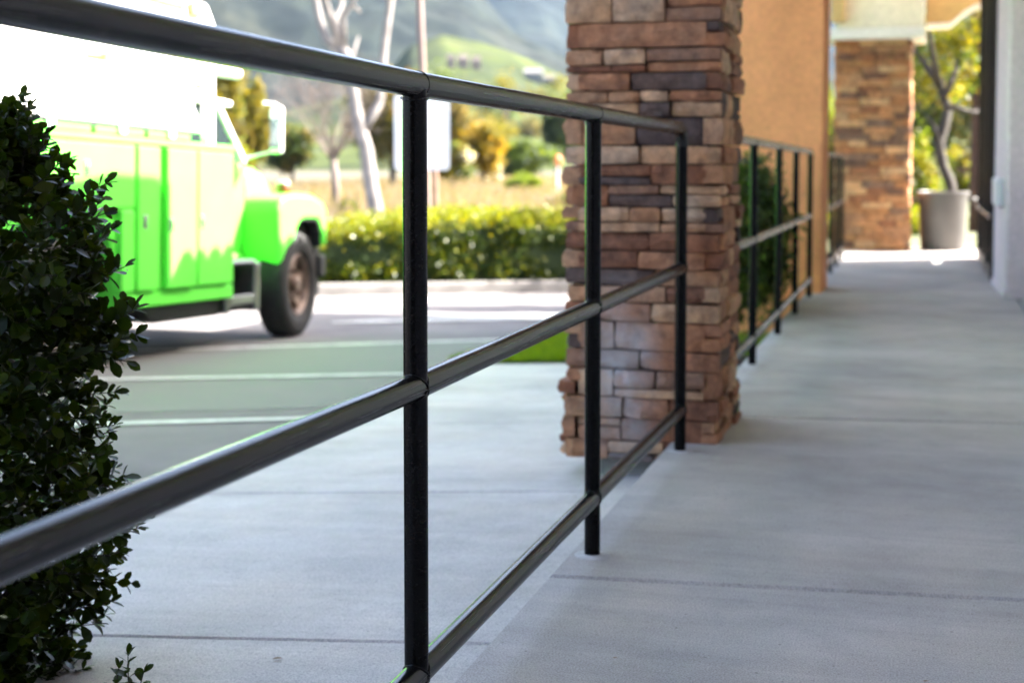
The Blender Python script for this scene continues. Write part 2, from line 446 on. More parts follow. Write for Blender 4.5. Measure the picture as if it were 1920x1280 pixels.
lot = MB()
lx = [-70, -30, -12, -6, -2.2]; ly = [-30, -5, 3, 10, 18.6]
lot.add([(x, y, zlot(y)) for y in ly for x in lx], [(j * 5 + i, j * 5 + i + 1, (j + 1) * 5 + i + 1, (j + 1) * 5 + i) for j in range(4) for i in range(4)])
lot_o = tag(lot.build('parking_lot', M['asphalt']), 'grey asphalt parking lot', kind='structure')

def lot_strip(a, b, w, name='painted_line', mat='paint', z=.004, parent=lot_o):
    a = Vector(a); b = Vector(b); d = (b - a).normalized(); n = Vector((-d.y, d.x)) * w / 2
    m = MB(); k = 6; vs = []
    for i in range(k + 1):
        q = a.lerp(b, i / k)
        for s in (n, -n): vs.append((q.x + s.x, q.y + s.y, zlot(q.y + s.y) + z))
    m.add(vs, [(2 * i, 2 * i + 1, 2 * i + 3, 2 * i + 2) for i in range(k)])
    return m.build(name, M[mat], parent)
# green tinted bays between the first three lines
tm = MB(); pl = [(-4.75, 7.02), (-2.72, 8.16), (-3.0, 10.42), (-4.95, 9.02)]
tm.add([(x, y, zlot(y) + .003) for x, y in pl], [(0, 1, 2, 3)]); tm.build('painted_bay', M['tint'], lot_o)
tm = MB(); pl = [(-3.85, 5.95), (-2.75, 6.6), (-2.75, 8.0), (-4.4, 7.05)]
tm.add([(x, y, zlot(y) + .003) for x, y in pl], [(0, 1, 2, 3)]); tm.build('painted_bay', M['tint'], lot_o)
lot_strip((-4.4, 5.22), (-2.68, 6.23), .085, z=.007)
lot_strip((-5.4, 6.64), (-2.70, 8.165), .095, z=.007)
lot_strip((-5.2, 8.62), (-2.75, 10.64), .10, z=.007)
for i in range(6):      # hatched island further off
    lot_strip((-4.9 + i * .42, 11.35 + i * .30), (-3.5 + i * .42, 13.0 + i * .30), .09, z=.007)
lot_strip((-4.9, 11.3), (-2.4, 13.1), .10, z=.011)

road = MB(); road.add([(-90, 29.5, ZF + .02), (-7.5, 29.5, ZF + .02), (-7.5, 37.0, ZF + .02), (-90, 37.0, ZF + .02)], [(0, 1, 2, 3)])
tag(road.build('road', M['road']), 'pale road beyond the hedge', kind='structure')
track = MB(); tp = [W(1000, 352, 92), W(1200, 352, 92), W(1200, 342, 112), W(1000, 342, 112)]
track.add([(p.x, p.y, ZF + .03) for p in tp], [(0, 1, 2, 3)])
tag(track.build('path', simple('pale_track', (.17, .155, .14), .9)), 'pale track across the dry field', kind='structure')

# kerb and planting strip of the hedge
kd = Vector((2.217, 1.935)).normalized(); kn = Vector((-kd.y, kd.x)); K0 = Vector((-6.426, 14.648))
def kpt(s, off): q = K0 + kd * s + kn * off; return q.x, q.y
kb = MB()
for i in range(9):
    s0, s1 = -3.2 + i * 1.5, -3.2 + i * 1.5 + 1.494
    m = MB()
    def kf(x, y, t): X, Y = kpt(t, x); return (X, Y, zlot(Y) + y)
    m.prism([(0, -.06), (.02, .125), (.035, .14), (.16, .14), (.16, -.06)], kf, s0, s1)
    kb_o = kerb = m.build('kerb_block', M['kerb'])
    if i == 0:
        base = MB(); base.prism([(.005, -.2), (.01, .08), (.15, .08), (.15, -.2)], kf, -3.2, 10.3)
        kroot = tag(base.build('kerb', M['kerb']), 'concrete kerb in front of the clipped hedge', kind='structure')
    kb_o.parent = kroot
bed = MB(); bed.add([(*kpt(s, o), 0) for s in (-3.2, 0, 4, 10.3) for o in (.158, 2.4)], [(2 * i, 2 * i + 1, 2 * i + 3, 2 * i + 2) for i in range(3)])
bed.v = [(x, y, zlot(y) + .09) for x, y, _ in bed.v]
tag(bed.build('planting_bed', M['soil']), 'dark mulch bed under the hedge', kind='structure')

# ------------------------------------------------------------------ walkway and sidewalk slabs
def slab(poly, zf, th, mat, parent, ch=.008, name='slab'):
    n = len(poly); c = Vector((sum(p[0] for p in poly) / n, sum(p[1] for p in poly) / n))
    top = []
    for x, y in poly:
        v = Vector((x, y)) - c; k = max(0, 1 - ch * 1.4 / v.length); q = c + v * k; top.append((q.x, q.y, zf(q.x, q.y)))
    mid = [(x, y, zf(x, y) - ch) for x, y in poly]; bot = [(x, y, zf(x, y) - th) for x, y in poly]
    m = MB(); fs = [tuple(range(n))]
    for i in range(n):
        j = (i + 1) % n
        fs += [(n + i, n + j, j, i), (2 * n + i, 2 * n + j, n + j, n + i)]
    m.add(top + mid + bot, fs)
    return m.build(name, mat, parent)

wb = MB(); wb.box(-.815, 2.2, -4.0, 15.95, -.6, -.022)
walk = tag(wb.build('walkway', M['joint']), 'grey brushed concrete walkway under the roof', kind='structure')
wj = [(-.4, -.35), (1.02, 1.12), (3.119, 3.274), (5.25, 5.47), (7.7, 7.85), (10.2, 10.35), (12.6, 12.7), (14.3, 14.4), (15.95, 15.95)]
pv = (-4.0, -4.0)
for a, b in wj:
    g = .0055; k = (b - a) / 1.03 * 1.4
    slab([(-.818, pv[0] + g), (.62, pv[1] + g), (.62, b - g), (-.818, a - g)], lambda x, y: 0.0, .09, M['walk'], walk)
    pv = (a, b)
slab([(.628, -4), (2.2, -4), (2.2, 15.95), (.628, 15.95)], lambda x, y: 0.0, .09, M['walk'], walk)

def xl(y): return -2.63 - .075 * (y - 4.5)
sb = MB(); sy = [-3, 0, 3, 6, 8.66]
sv = []
for y in sy:
    for x in (xl(y), -.835): sv.append((x, y, min(zside(x, y), .03) - .015))
for y in sy:
    for x in (xl(y), -.835): sv.append((x, y, -1.0))
sb.add(sv, [(2 * i, 2 * i + 1, 2 * i + 3, 2 * i + 2) for i in range(4)] + [(2 * i, 2 * i + 2, 10 + 2 * i + 2, 10 + 2 * i) for i in range(4)] + [(8, 9, 19, 18)])
side = tag(sb.build('sidewalk', M['joint']), 'pale concrete sidewalk sloping down beside the walkway', kind='structure')
sj = [(-1.75, -1.75), (-.25, -.3), (1.25, 1.2), (2.66, 2.80), (4.30, 4.50), (5.95, 6.12), (7.35, 7.45), (8.66, 8.66)]
pv = (-3, -3)
for a, b in sj:
    g = .005
    slab([(xl(pv[0]), pv[0] + g), (-.832, pv[1] + g), (-.832, b - g), (xl(a), a - g)], lambda x, y: min(zside(x, y), .02), .012, M['side'], side, ch=.006)
    pv = (a, b)
# soil pocket for the clipped bush beside the rail
sp_ = MB(); sp_.lathe([(.0, .010), (.07, .008), (.11, .004)], 24); sp_.v = [(x - 1.86, y + 2.4, z + zside(x - 1.86, y + 2.4)) for x, y, z in sp_.v]
tag(sp_.build('soil', M['soil']), 'dark soil under the bush', kind='structure')

# lawn strip beside the stone column
lw = MB(); lw.add([(x, y, zside(x, y) + .01) for x, y in ((-2.96, 8.67), (-.84, 8.67), (-.84, 10.28), (-3.05, 10.28))], [(0, 1, 2, 3)])
lw.add([(x, y, zside(x, y) + .01) for x, y in ((-3.05, 10.28), (-.84, 10.28), (-.84, 18), (-3.2, 18))], [(0, 1, 2, 3)])
tag(lw.build('lawn', M['turf']), 'green lawn strip at the end of the sidewalk', kind='structure')
def blades(name, P, h, w, mats, lean=.35, mi=None, parent=None):
    n = len(P); d = np.c_[nr.normal(size=(n, 2)) * lean, np.ones(n)]; d = unit(d)
    s = unit(np.cross(d, nr.normal(size=(n, 3)))); H = h * nr.uniform(.55, 1.25, (n, 1))
    V = np.stack([P - s * w, P + s * w, P + d * H + s * w * .25, P + d * H - s * w * .25], 1).reshape(-1, 3)
    return fast_mesh(name, V, np.arange(4 * n).reshape(n, 4), mats, mi, parent)
n = 26000; px = nr.uniform(-2.95, -1.0, n); py = 8.68 + nr.random(n) ** 1.3 * 3.2
o = blades('grass', np.c_[px, py, zside(px, py) + .005], .055, .0035, [M['grass']]); tag(o, 'short bright green grass on the lawn strip', kind='stuff')

# far lawn behind the end of the walkway
fl = MB(); fl.add([(-1.2, 15.96, -.06), (14, 15.96, -.06), (14, 45, -.3), (-1.2, 45, -.3)], [(0, 1, 2, 3)])
tag(fl.build('far_lawn', simple('sparse_turf', (.06, .07, .018), .95, var=.5, scale=2)), 'rough grass beyond the end of the walkway', kind='structure')

# ------------------------------------------------------------------ stone columns
def stone_mesh(w, h, d, nx, nz, rough):
    ch = min(.0045, h * .10); vs = []
    for j in range(nz):
        for i in range(nx):
            x = -w / 2 + w * i / (nx - 1); z = -h / 2 + h * j / (nz - 1)
            ex = i in (0, nx - 1); ez = j in (0, nz - 1)
            y = -d + rnd.uniform(-rough, rough)
            if ex: x *= 1 - rnd.uniform(0, .006) / w; y += ch * rnd.uniform(.4, 1.5)
            else: x += rnd.uniform(-.2, .2) * w / (nx - 1)
            if ez: z *= 1 - rnd.uniform(0, .0045) / h; y += ch * rnd.uniform(.4, 1.5)
            else: z += rnd.uniform(-.18, .18) * h / (nz - 1)
            if ex and ez: x *= 1 - .0025 / w; z *= 1 - .0025 / h; y += .002
            vs.append((x, y, z))
    fs = [(j * nx + i, j * nx + i + 1, (j + 1) * nx + i + 1, (j + 1) * nx + i) for j in range(nz - 1) for i in range(nx - 1)]
    loop = [i for i in range(nx)] + [j * nx + nx - 1 for j in range(1, nz)] + [(nz - 1) * nx + i for i in range(nx - 2, -1, -1)] + [j * nx for j in range(nz - 2, 0, -1)]
    b0 = len(vs); vs += [(vs[i][0], .012, vs[i][2]) for i in loop]; L = len(loop)
    fs += [(loop[(k + 1) % L], loop[k], b0 + k, b0 + (k + 1) % L) for k in range(L)]
    return vs, fs

def stone_column(name, label, cx, cy, w, dep, z0, z1, hr, wr, th, mat, singles, thin=.35, rough=.006, zsingle=99, name_low=False):
    t = thing(name, (cx, cy, z0), label, 'column')
    c = MB(); c.box(-w / 2 + .01, w / 2 - .01, -dep / 2 + .01, dep / 2 - .01, 0.002, z1 - z0); c.build('core', M['mortar'], t)
    z = 0.0; course = 0; rest = MB()
    while z < z1 - z0 - .03:
        h = min(rnd.uniform(*hr), z1 - z0 - z)
        if z1 - z0 - z - h < hr[0]: h = z1 - z0 - z
        for face in range(4):
            span = w if face in (0, 2) else dep
            over = (course + face) % 2 == 0
            a, b = -span / 2, span / 2
            if over: a -= th * .92; b += th * .92
            x = a
            while x < b - .01:
                sw = rnd.uniform(*wr)
                if b - x - sw < wr[0]: sw = b - x
                parts = [(z, h)]
                if h > .068 and rnd.random() < thin:
                    q = rnd.uniform(.32, .6); parts = [(z, h * q), (z + h * q, h * (1 - q))]
                for zz, hh in parts:
                    sw2 = [(x, sw)]
                    if sw > wr[1] * .75 and len(parts) > 1 and rnd.random() < .5:
                        q = rnd.uniform(.35, .65); sw2 = [(x, sw * q), (x + sw * q, sw * (1 - q))]
                    for xx, ww in sw2:
                        g = .003
                        V, F = stone_mesh(ww - g, hh - g, th + rnd.uniform(-.013, .011), max(3, min(7, int(ww / .035) + 2)), 4 if hh > .05 else 3, rough * min(1, hh / .06))
                        u = xx + ww / 2; zc = zz + hh / 2; ang = face * math.pi / 2
                        off = (dep / 2 if face in (0, 2) else w / 2) + (.022 if face == 3 and name_low and zc < .27 else 0)
                        mt = Matrix.Translation((0, 0, zc)) @ Matrix.Rotation(ang, 4, 'Z') @ Matrix.Translation((u, -off, 0)) @ Matrix.Rotation(rnd.gauss(0, .012), 4, 'Y')
                        if face in singles and zc < zsingle:
                            m = MB(); m.add(V, F); o = m.build('stone', mat, t, smooth=False); o.matrix_local = mt
                            smooth_by_angle(o, R(24))
                        else:
                            rest.add([mt @ Vector(q) for q in V], F)
                x += sw
        z += h; course += 1
    if rest.v:
        o = rest.build('stone_facing', mat, t); o['kind'] = 'stuff'
    return t

colA = stone_column('stone_column', 'near column of stacked brown ledge stone beside the black handrail', -.918, 5.005, .44, .47, -.072, 2.95, (.056, .098), (.12, .34), .05, M['stone'], (0, 1, 3), .45, .007, 1.72, True)
ft = MB(); ft.box(-.155, .06, -.205, .2, -.30, .0); ft.build('footing', M['foot'], colA, bevel=.006)
colB = stone_column('stone_column', 'far column of warm brown ledge stone under the white beam', -.54, 15.72, .70, .62, -.05, 2.205, (.058, .082), (.13, .34), .045, M['stone_far'], (0, 1), .0, .004)

# ------------------------------------------------------------------ stucco pillars, beam, arch, building
t = thing('stucco_wall', (-1.3, 10.35, 0), 'broad orange stucco wall pier between the two stone columns', 'wall')
m = MB(); m.box(-.15, .60, 0, .62, -.6, 3.02); m.build('wall', M['orange'], t, bevel=.012)
m = MB(); m.box(-.16, .612, -.012, .632, -.6, -.02); m.build('base_course', M['orange'], t)

t = thing('stucco_column', (.54, 10.31, 0), 'pale grey stucco column at the right of the walkway', 'column')
m = MB(); m.prism([(0, 0), (.55, 0), (.55, 1.2), (-.028, 1.2)], lambda x, y, q: (x, y, q), 0, 3.0); m.build('shaft', M['white_st'], t, bevel=.02)
m = MB(); m.prism([(-.012, -.012), (.56, -.012), (.56, 1.21), (-.042, 1.21)], lambda x, y, q: (x, y, q), 0, .05); m.build('base', M['white_st'], t, bevel=.006)
bx = thing('outlet_box', (.54, 10.55, .72), 'small grey white outlet box on the pale stucco column', 'outlet box')
m = MB(); m.box(-.055, 0, -.05, .75, -.10, .105); m.build('cover', M['outlet'], bx, bevel=.02)
m = MB(); m.box(-.061, -.054, .1, .6, -.07, .075); m.build('lid', M['outlet'], bx, bevel=.004)

t = thing('beam', (-.52, 15.72, 2.207), 'white boxed beam resting on the far stone column', 'beam')
m = MB(); m.box(-.49, .50, -.47, .45, 0, .11); m.build('ledge', M['cap'], t, bevel=.012)
m = MB(); m.box(-.40, .488, -.455, .43, .11, .95); m.build('block', M['cream'], t, bevel=.012)
m = MB(); m.box(-.44, -.30, -.60, -.455, .17, .90); m.build('bracket', M['tan'], t, bevel=.01)
t = thing('arch', (0, 15.75, 2.2), 'tan stucco arch between the white beam and the shop wall', 'arch')
m = MB(); pr = [(-.01, .9), (-.01, .17), (.22, .172), (.265, .20), (.36, .29), (.47, .355), (.70, .40), (1.5, .43), (1.5, .9)]
m.prism(pr, lambda x, z, q: (x, q, z), -.22, .22); m.build('wall', M['tan'], t)
m = MB(); edge = pr[1:8]
for (xa, za), (xb, zb) in zip(edge[:-1], edge[1:]):
    m.prism([(xa, za - .022), (xb, zb - .022), (xb, zb - .001), (xa, za - .001)], lambda x, z, q: (x, q, z), -.245, .245)
m.build('trim', M['cap'], t)  # white strip: light on the arch's lower edge put into its colour

b = thing('shop_building', (1.4, 5, 0), 'pale shop front with black framed windows along the right of the walkway', 'building')
def inb(x0, x1, y0, y1, z0, z1): return (x0 - 1.4, x1 - 1.4, y0 - 5, y1 - 5, z0, z1)
m = MB(); m.box(*inb(.80, 3.2, -4, 10.29, 0, 3.0)); m.build('wall', M['white_st'], b)
m = MB(); m.box(*inb(.66, 3.2, 11.52, 14.62, 0, .0015 + .45)); m.build('window_wall', M['black'], b)
for i, (y0, y1) in enumerate(((11.55, 12.55), (12.58, 13.58), (13.61, 14.60))):
    m = MB(); w_ = .05
    m.box(*inb(.49, .66, y0, y0 + w_, .02, 2.9)); m.box(*inb(.49, .66, y1 - w_, y1, .02, 2.9))
    m.box(*inb(.495, .658, y0 + w_, y1 - w_, .02, .1)); m.box(*inb(.602, .658, y0 + w_, y1 - w_, 2.8, 2.9)); m.box(*inb(.602, .658, y0 + w_, y1 - w_, .52, .57))
    fr = m.build('window', M['black'], b)
    m = MB(); m.box(*inb(.625, .633, y0 + w_, y1 - w_, .57, 2.8)); m.build('pane', M['shopglass'], fr)
    m = MB(); m.box(*inb(.475, .49, y0, y1, .50, .535)); m.build('rail', M['chrome'], fr)
m = MB(); m.box(*inb(-3.2, 3.2, -5.2, -4.01, -.3, 4.0)); m.build('return_wall', M['wood'], b)  # unseen dark wall added behind the camera so the rails reflect less light
m = MB(); m.box(*inb(1.6, 3.2, 11.5, 14.62, .46, 3.0)); m.build('back_wall', M['black'], b)
m = MB(); m.box(*inb(-1.28, 3.2, -4, 10.1, 3.022, 3.2)); m.box(*inb(-1.3, 3.2, 10.102, 14.85, 3.022, 3.12)); m.build('soffit', M['cream'], b)
m = MB(); m.box(*inb(-1.30, -.9, -4, 10.1, 3.205, 3.83)); m.prism([(8.5 - 5, 3.833), (8.9 - 5, 3.88), (9.5 - 5, 3.93), (9.95 - 5, 3.89), (10.1 - 5, 3.833)], lambda y, z, q: (q, y, z), -1.30 - 1.4, -.9 - 1.4)
m.build('parapet', M['orange'], b)
m = MB(); m.prism([(-1.36 - 1.4, 3.19), (1.8 - 1.4, 4.07), (1.8 - 1.4, 3.19)], lambda x, z, q: (x, q, z), 10.12 - 5, 14.85 - 5); m.build('roof', M['tile'], b)
for i in range(25):       # row of barrel tiles along the eave
    m = MB(); y = 10.23 + i * .19 - 5; pts = [(.09 * math.cos(a), .09 * math.sin(a)) for a in np.linspace(0, math.pi, 7)]
    m.prism(pts, lambda yy, zz, q: (q, y + yy, 3.20 + zz + .277 * (q + 2.80)), -1.40 - 1.4, -.6 - 1.4)
    m.build('roof_tile', M['tile'], b)

# ------------------------------------------------------------------ handrails
RP, RR = .0192, .0205
def handrail(label, X, ys, top, mid, low, y_end0, y_end1, close0, close1, kink=None):
    t = thing('handrail', (X, ys[0], 0), label, 'handrail')
    def pt(y, z): return (0, y - ys[0], z)
    for y in ys:
        z1 = top(y) - (.0 if y not in (close0, close1) else .03)
        m = MB(); m.tube([pt(y, -.012), pt(y, z1)], RP, 24); p = m.build('post', M['post'], t); smooth_by_angle(p)
        m = MB(); m.lathe([(RP + .001, .004), (RP + .008, .0032), (RP + .018, .0012), (RP + .024, .0003)], 20, org=pt(y, 0)); m.build('grout', M['grout'], p)
    def rail(f, name, ends):
        # mitred lengths between the posts, a hair apart so that each joint reads
        cut = [y_end0] + [y for y in ys if y_end0 < y < y_end1] + [y_end1]
        m = MB(); pts = []
        for y in cut: pts.append(pt(y, f(y)))
        if ends:
            if close1 is not None:
                y = close1; z = f(y); pts = [q for q in pts if q[1] < y - ys[0] - .05]
                for a in range(0, 91, 15): pts.append(pt(y - .05 + .05 * math.sin(R(a)), z - .05 + .05 * math.cos(R(a))))
                pts.append(pt(y, z - .06))
        dense = []
        m.tube(pts, RR, 28); o = m.build(name, M['rail'], t); smooth_by_angle(o, R(60))
        return o
    for f, nm, e in ((top, 'top_rail', True), (mid, 'middle_rail', False), (low, 'bottom_rail', False)):
        o = rail(f, nm, e)
        for y in ys:
            if nm == 'top_rail' and y == close1: continue
            # weld bead: a lumpy ring where the rail meets the post
            for s in ((-1, 1) if nm != 'top_rail' else (1,)):
                if nm == 'top_rail':
                    ring = [(math.cos(a) * (RP + .0022), math.sin(a) * (RP + .0022), f(y) - .0195 - .006 * abs(math.sin(a))) for a in np.linspace(0, 2 * math.pi, 25)]
                else:
                    ring = [(math.cos(a) * (RR + .0012), s * math.sqrt(max(0, (RP + .0008) ** 2 - (RR * math.cos(a)) ** 2)), f(y) + math.sin(a) * (RR + .0012)) for a in np.linspace(0, 2 * math.pi, 25)]
                m = MB(); m.tube([(q[0], q[1] + y - ys[0], q[2]) for q in ring], [.0012 + rnd.uniform(-.0004, .0004) for _ in ring], 6, cap=False)
                w_ = m.build('weld', M['rail'], o, smooth=True)
            if nm == 'top_rail':
                m = MB(); ring = [(math.cos(a) * RR, y - ys[0] + .012, f(y) + math.sin(a) * RR) for a in np.linspace(0, 2 * math.pi, 25)]
                m.tube(ring, [.0011 + rnd.uniform(-.0003, .0003) for _ in ring], 5, cap=False); m.build('weld', M['rail'], o, smooth=True)
    return t
PY = 2.078
def kinked(z, s1, s0): return lambda y: z + (s1 * (y - PY) if y > PY else s0 * (PY - y))
handrail('nearest black pipe handrail ending in front of the near stone column', -.76, [.85, 2.078, 3.315, 4.597], kinked(1.070, -.006, .017), kinked(.599, .0005, .010), kinked(.142, -.003, .008), -.5, 4.597, None, 4.597)
handrail('black pipe handrail in front of the dark bush and orange wall', -.762, [5.42, 6.64, 7.83, 8.89, 10.02], lambda y: 1.037 - .008 * (y - 6.6), lambda y: .583 - .004 * (y - 6.6), lambda y: .125, 5.42, 10.02, None, 10.02)
handrail('farthest black pipe handrail just past the orange wall', -.752, [11.4, 12.2, 13.0, 13.8], lambda y: .99, lambda y: .56, lambda y: .12, 11.4, 13.8, None, 13.8)

# ------------------------------------------------------------------ bushes with modelled leaves
def leaf_template():
    pr = [(0, .015), (.2, .15), (.52, .285), (.82, .235), (1, .04)]
    vs = []; 
    for x, w in pr: vs += [(x, -w, .05 * (w / .27) - .10 * x * x), (x, 0, -.10 * x * x), (x, w, .05 * (w / .27) - .10 * x * x)]
    fs = []
    for i in range(4):
        a = 3 * i; fs += [(a, a + 3, a + 4, a + 1), (a + 1, a + 4, a + 5, a + 2)]
    return np.array(vs, float), np.array(fs)
LV, LF = leaf_template()

def leaf_frames(specs):
    """specs: list of (base, dir, size, roll) -> stacked verts/faces"""
    n = len(specs); B = np.array([s[0] for s in specs]); D = unit(np.array([s[1] for s in specs])); S_ = np.array([s[2] for s in specs])[:, None, None]
    ref = nr.normal(size=(n, 3)) * .55 + np.array([0, 0, 1.0]); N = ref - D * (ref * D).sum(1, keepdims=True); N = unit(N); Sd = np.cross(N, D)
    V = B[:, None, :] + S_ * (LV[None, :, 0:1] * D[:, None, :] + LV[None, :, 1:2] * Sd[:, None, :] + LV[None, :, 2:3] * N[:, None, :])
    return V, D, N, Sd

def sprig(base, d, L, size, out, stems, step=.0135):
    d = Vector(d).normalized(); p = Vector(base); ref = Vector((rnd.gauss(0, 1), rnd.gauss(0, 1), rnd.gauss(0, 1)))
    side_ = d.cross(ref).normalized(); q = p.copy(); n = max(3, int(L / step)); ang = rnd.random() * 6
    pts = [p.copy()]
    for i in range(n):
        d = (d + Vector((rnd.gauss(0, .05), rnd.gauss(0, .05), rnd.gauss(0, .05) + .02))).normalized()
        q = q + d * (L / n); pts.append(q.copy()); ang += 1.57
        ax = Matrix.Rotation(ang, 3, d) @ side_
        k = .55 + .6 * math.sin(math.pi * min(1, (i + 1.3) / (n + .6)))
        for s in (1, -1):
            if rnd.random() < .08: continue
            ld = (d * rnd.uniform(.5, .95) + ax * s).normalized()
            out.append((tuple(q), tuple(ld), size * k * rnd.uniform(.8, 1.15), 0))
    for _ in range(2):
        out.append((tuple(q), tuple((d + Vector((rnd.gauss(0, .35), rnd.gauss(0, .35), rnd.gauss(0, .35)))).normalized()), size * rnd.uniform(.6, .9), 0))
    stems.append(pts)

BC = Vector((-1.824, 2.40, 0))
prof = [(-.12, .13), (-.06, .15), (-.01, .17), (.03, .19), (.07, .235), (.14, .275), (.20, .285), (.26, .28), (.305, .255), (.365, .28), (.42, .275), (.50, .245), (.56, .26), (.62, .235), (.69, .245), (.73, .275), (.767, .27), (.835, .23), (.86, .19), (.89, .14), (.95, .10), (1.0, .05), (1.03, .01)]
def prad(z): return float(np.interp(z, [a for a, _ in prof], [b_ for _, b_ in prof]))
bush = thing('bush', (BC.x, BC.y, zside(BC.x, BC.y)), 'dark green box bush with small oval leaves behind the nearest handrail', 'bush')
bl = []; stems = []
for i in range(1150):
    z = rnd.uniform(-.10, 1.0); th = rnd.random() * 2 * math.pi
    r0 = prad(z); r = r0 * rnd.uniform(.60, .86) if i % 3 else r0 * rnd.uniform(.1, .6)
    wob = 1 + .10 * math.sin(3 * th + 5 * z) + .07 * math.sin(7 * th - 11 * z)
    r *= wob
    base = BC + Vector((math.cos(th) * r, math.sin(th) * r, z))
    top = max(0, (z - .75) / .3)
    d = Vector((math.cos(th), math.sin(th), .25 + top * 1.2 + rnd.gauss(0, .3)))
    sprig(base, d, rnd.uniform(.055, .10) * (1 + .3 * (rnd.random() < .12)), rnd.uniform(.030, .040), bl, stems)
# the long sprig reaching towards the rail, and shoots at the foot
rv = Vector((cs, sn, 0))
for dz, L, e in ((.60, .115, .40), (.585, .10, .05), (.62, .085, .75), (.565, .08, -.25)):
    sprig(BC + rv * .235 + Vector((0, 0, dz)), rv + Vector((rnd.gauss(0, .15), rnd.gauss(0, .15), e)), L, .042, bl, stems)
for uu, hgt in ((238, .075), (212, .05), (255, .045)):
    q = W(uu, 1325, 2.62); sprig(q, Vector((.1, .1, 1)), hgt + .02, .026, bl, stems)
for uu, zz in ((40, 1.01), (58, 1.045), (12, 1.03)):
    q = W(uu, 300, 2.75); sprig(Vector((q.x, q.y, zz - .08)), Vector((.1, .05, 1)), .10, .026, bl, stems)
V, D, N, Sd = leaf_frames(bl)
cam_v = np.array([0 - BC.x, 0 - BC.y, 0]); cam_v /= np.linalg.norm(cam_v); rgt = np.array([cs, sn, 0])
Bp = np.array([s[0] for s in bl]) - np.array(BC)
rr_ = np.hypot(Bp[:, 0], Bp[:, 1]) / np.array([prad(z) + .03 for z in Bp[:, 2]])
score = rr_ + .45 * (Bp @ cam_v) / .3 + .55 * (Bp @ rgt) / .3 + .25 * np.array([s[2] for s in bl]) / .03
inview = (Bp @ rgt > .06) & (Bp[:, 2] > -.06)
score = np.where(inview, score, -9); order = np.argsort(-score); single = order[:300]; mass = np.ones(len(bl), bool); mass[single] = False
nv = len(LV)
Vm = V[mass].reshape(-1, 3) - np.array(bush.location); Fm = (np.arange(mass.sum())[:, None, None] * nv + LF[None]).reshape(-1, 4)
o = fast_mesh('foliage', Vm, Fm, [M['lf_box']], None, bush, True); o['kind'] = 'stuff'
lme = []
for k in range(4):
    vv = LV.copy(); vv[:, 2] += (-.06 + .05 * k) * vv[:, 0] ** 2 + .02 * (k - 1.5) * np.abs(vv[:, 1]) / .27
    me = bpy.data.meshes.new('leaf'); me.from_pydata([tuple(q) for q in vv], [], [tuple(f) for f in LF]); me.materials.append(M['lf_box'])
    me.polygons.foreach_set('use_smooth', [True] * len(me.polygons)); lme.append(me)
for j, i in enumerate(single):
    s_ = bl[i][2]
    o = bpy.data.objects.new('leaf', lme[j % 4]); COL.objects.link(o); o.parent = bush
    mt = Matrix(((D[i][0] * s_, Sd[i][0] * s_, N[i][0] * s_, bl[i][0][0] - bush.location.x), (D[i][1] * s_, Sd[i][1] * s_, N[i][1] * s_, bl[i][0][1] - bush.location.y), (D[i][2] * s_, Sd[i][2] * s_, N[i][2] * s_, bl[i][0][2] - bush.location.z), (0, 0, 0, 1)))
    o.matrix_local = mt
sm = MB()
for pts in stems: sm.tube([q - bush.location for q in pts], .0011, 4, cap=False)
for i in range(9):
    a = i * .7; e = Vector((math.cos(a) * .2, math.sin(a) * .2, .25 + .085 * i)); sm.tube([(0, 0, -.02), (e.x * .25, e.y * .25, e.z * .45), tuple(e)], [.009, .007, .003], 6)
o = sm.build('stems', M['bark_d'], bush); o['kind'] = 'stuff'

b2 = thing('bush', (-1.16, 9.1, zside(-1.16, 9.1)), 'small dark green bush between the orange wall and the second handrail', 'bush')
crown('foliage', (0, -.05, .72), (.38, .85, .56), [M['lf_green'], M['lf_hedge_d'], M['lf_bright']], 26000, .042, 90, .25, b2, weights=[3, 2, 1])
m = MB(); branchy(m, Vector((0, 0, -.02)), Vector((.05, .02, 1)), .35, .02, 3, .5); m.build('stem', M['bark_d'], b2)
mu = MB(); mu.add([(x, y, zside(x, y) + .03) for x, y in ((-1.9, 8.4), (-.84, 8.4), (-.84, 10.33), (-1.9, 10.33))], [(0, 1, 2, 3)])
tag(mu.build('soil', M['soil']), 'dark soil bed at the foot of the orange wall', kind='structure')

# clipped hedge behind the kerb
hq = kpt(2.0, 1.0)
hedge = thing('hedge', (hq[0], hq[1], zlot(hq[1])), 'clipped green hedge behind the concrete kerb', 'hedge')
def hh(s): return float(np.interp(s, [-3.2, -.6, .3, 1.0, 1.8, 12], [.42, .50, .66, .78, .84, .86]))
cl = 520; S0 = nr.uniform(-3.1, 9.5, cl); side_k = nr.random(cl)
off0 = np.where(side_k < .5, nr.uniform(.28, .42, cl), nr.uniform(.35, 1.15, cl))
hmax = np.array([hh(s) for s in S0]); z0 = np.where(side_k < .5, nr.uniform(.06, 1, cl) * hmax, hmax * nr.uniform(.9, 1.02, cl))
n = 60000; k = nr.integers(0, cl, n)
s = S0[k] + nr.normal(0, .11, n); of = off0[k] + nr.normal(0, .055, n); z = np.clip(z0[k] + nr.normal(0, .065, n), .02, 1.05)
P = np.c_[K0.x + kd.x * s + kn.x * of, K0.y + kd.y * s + kn.y * of, z]
P[:, 2] += zlot(P[:, 1]) + .08
P -= np.array(hedge.location)
V, F = leaf_quads(P, .050, .62)
mi = np.where(z > hmax[k] - .16, np.where(nr.random(n) < .85, 0, 2), np.where(nr.random(n) < .82, 1, 0))  # light painted by height: sunlit leaf colour on top, shaded leaf colour below
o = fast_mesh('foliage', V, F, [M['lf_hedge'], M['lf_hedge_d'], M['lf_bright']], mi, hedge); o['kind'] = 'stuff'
m = MB(); 
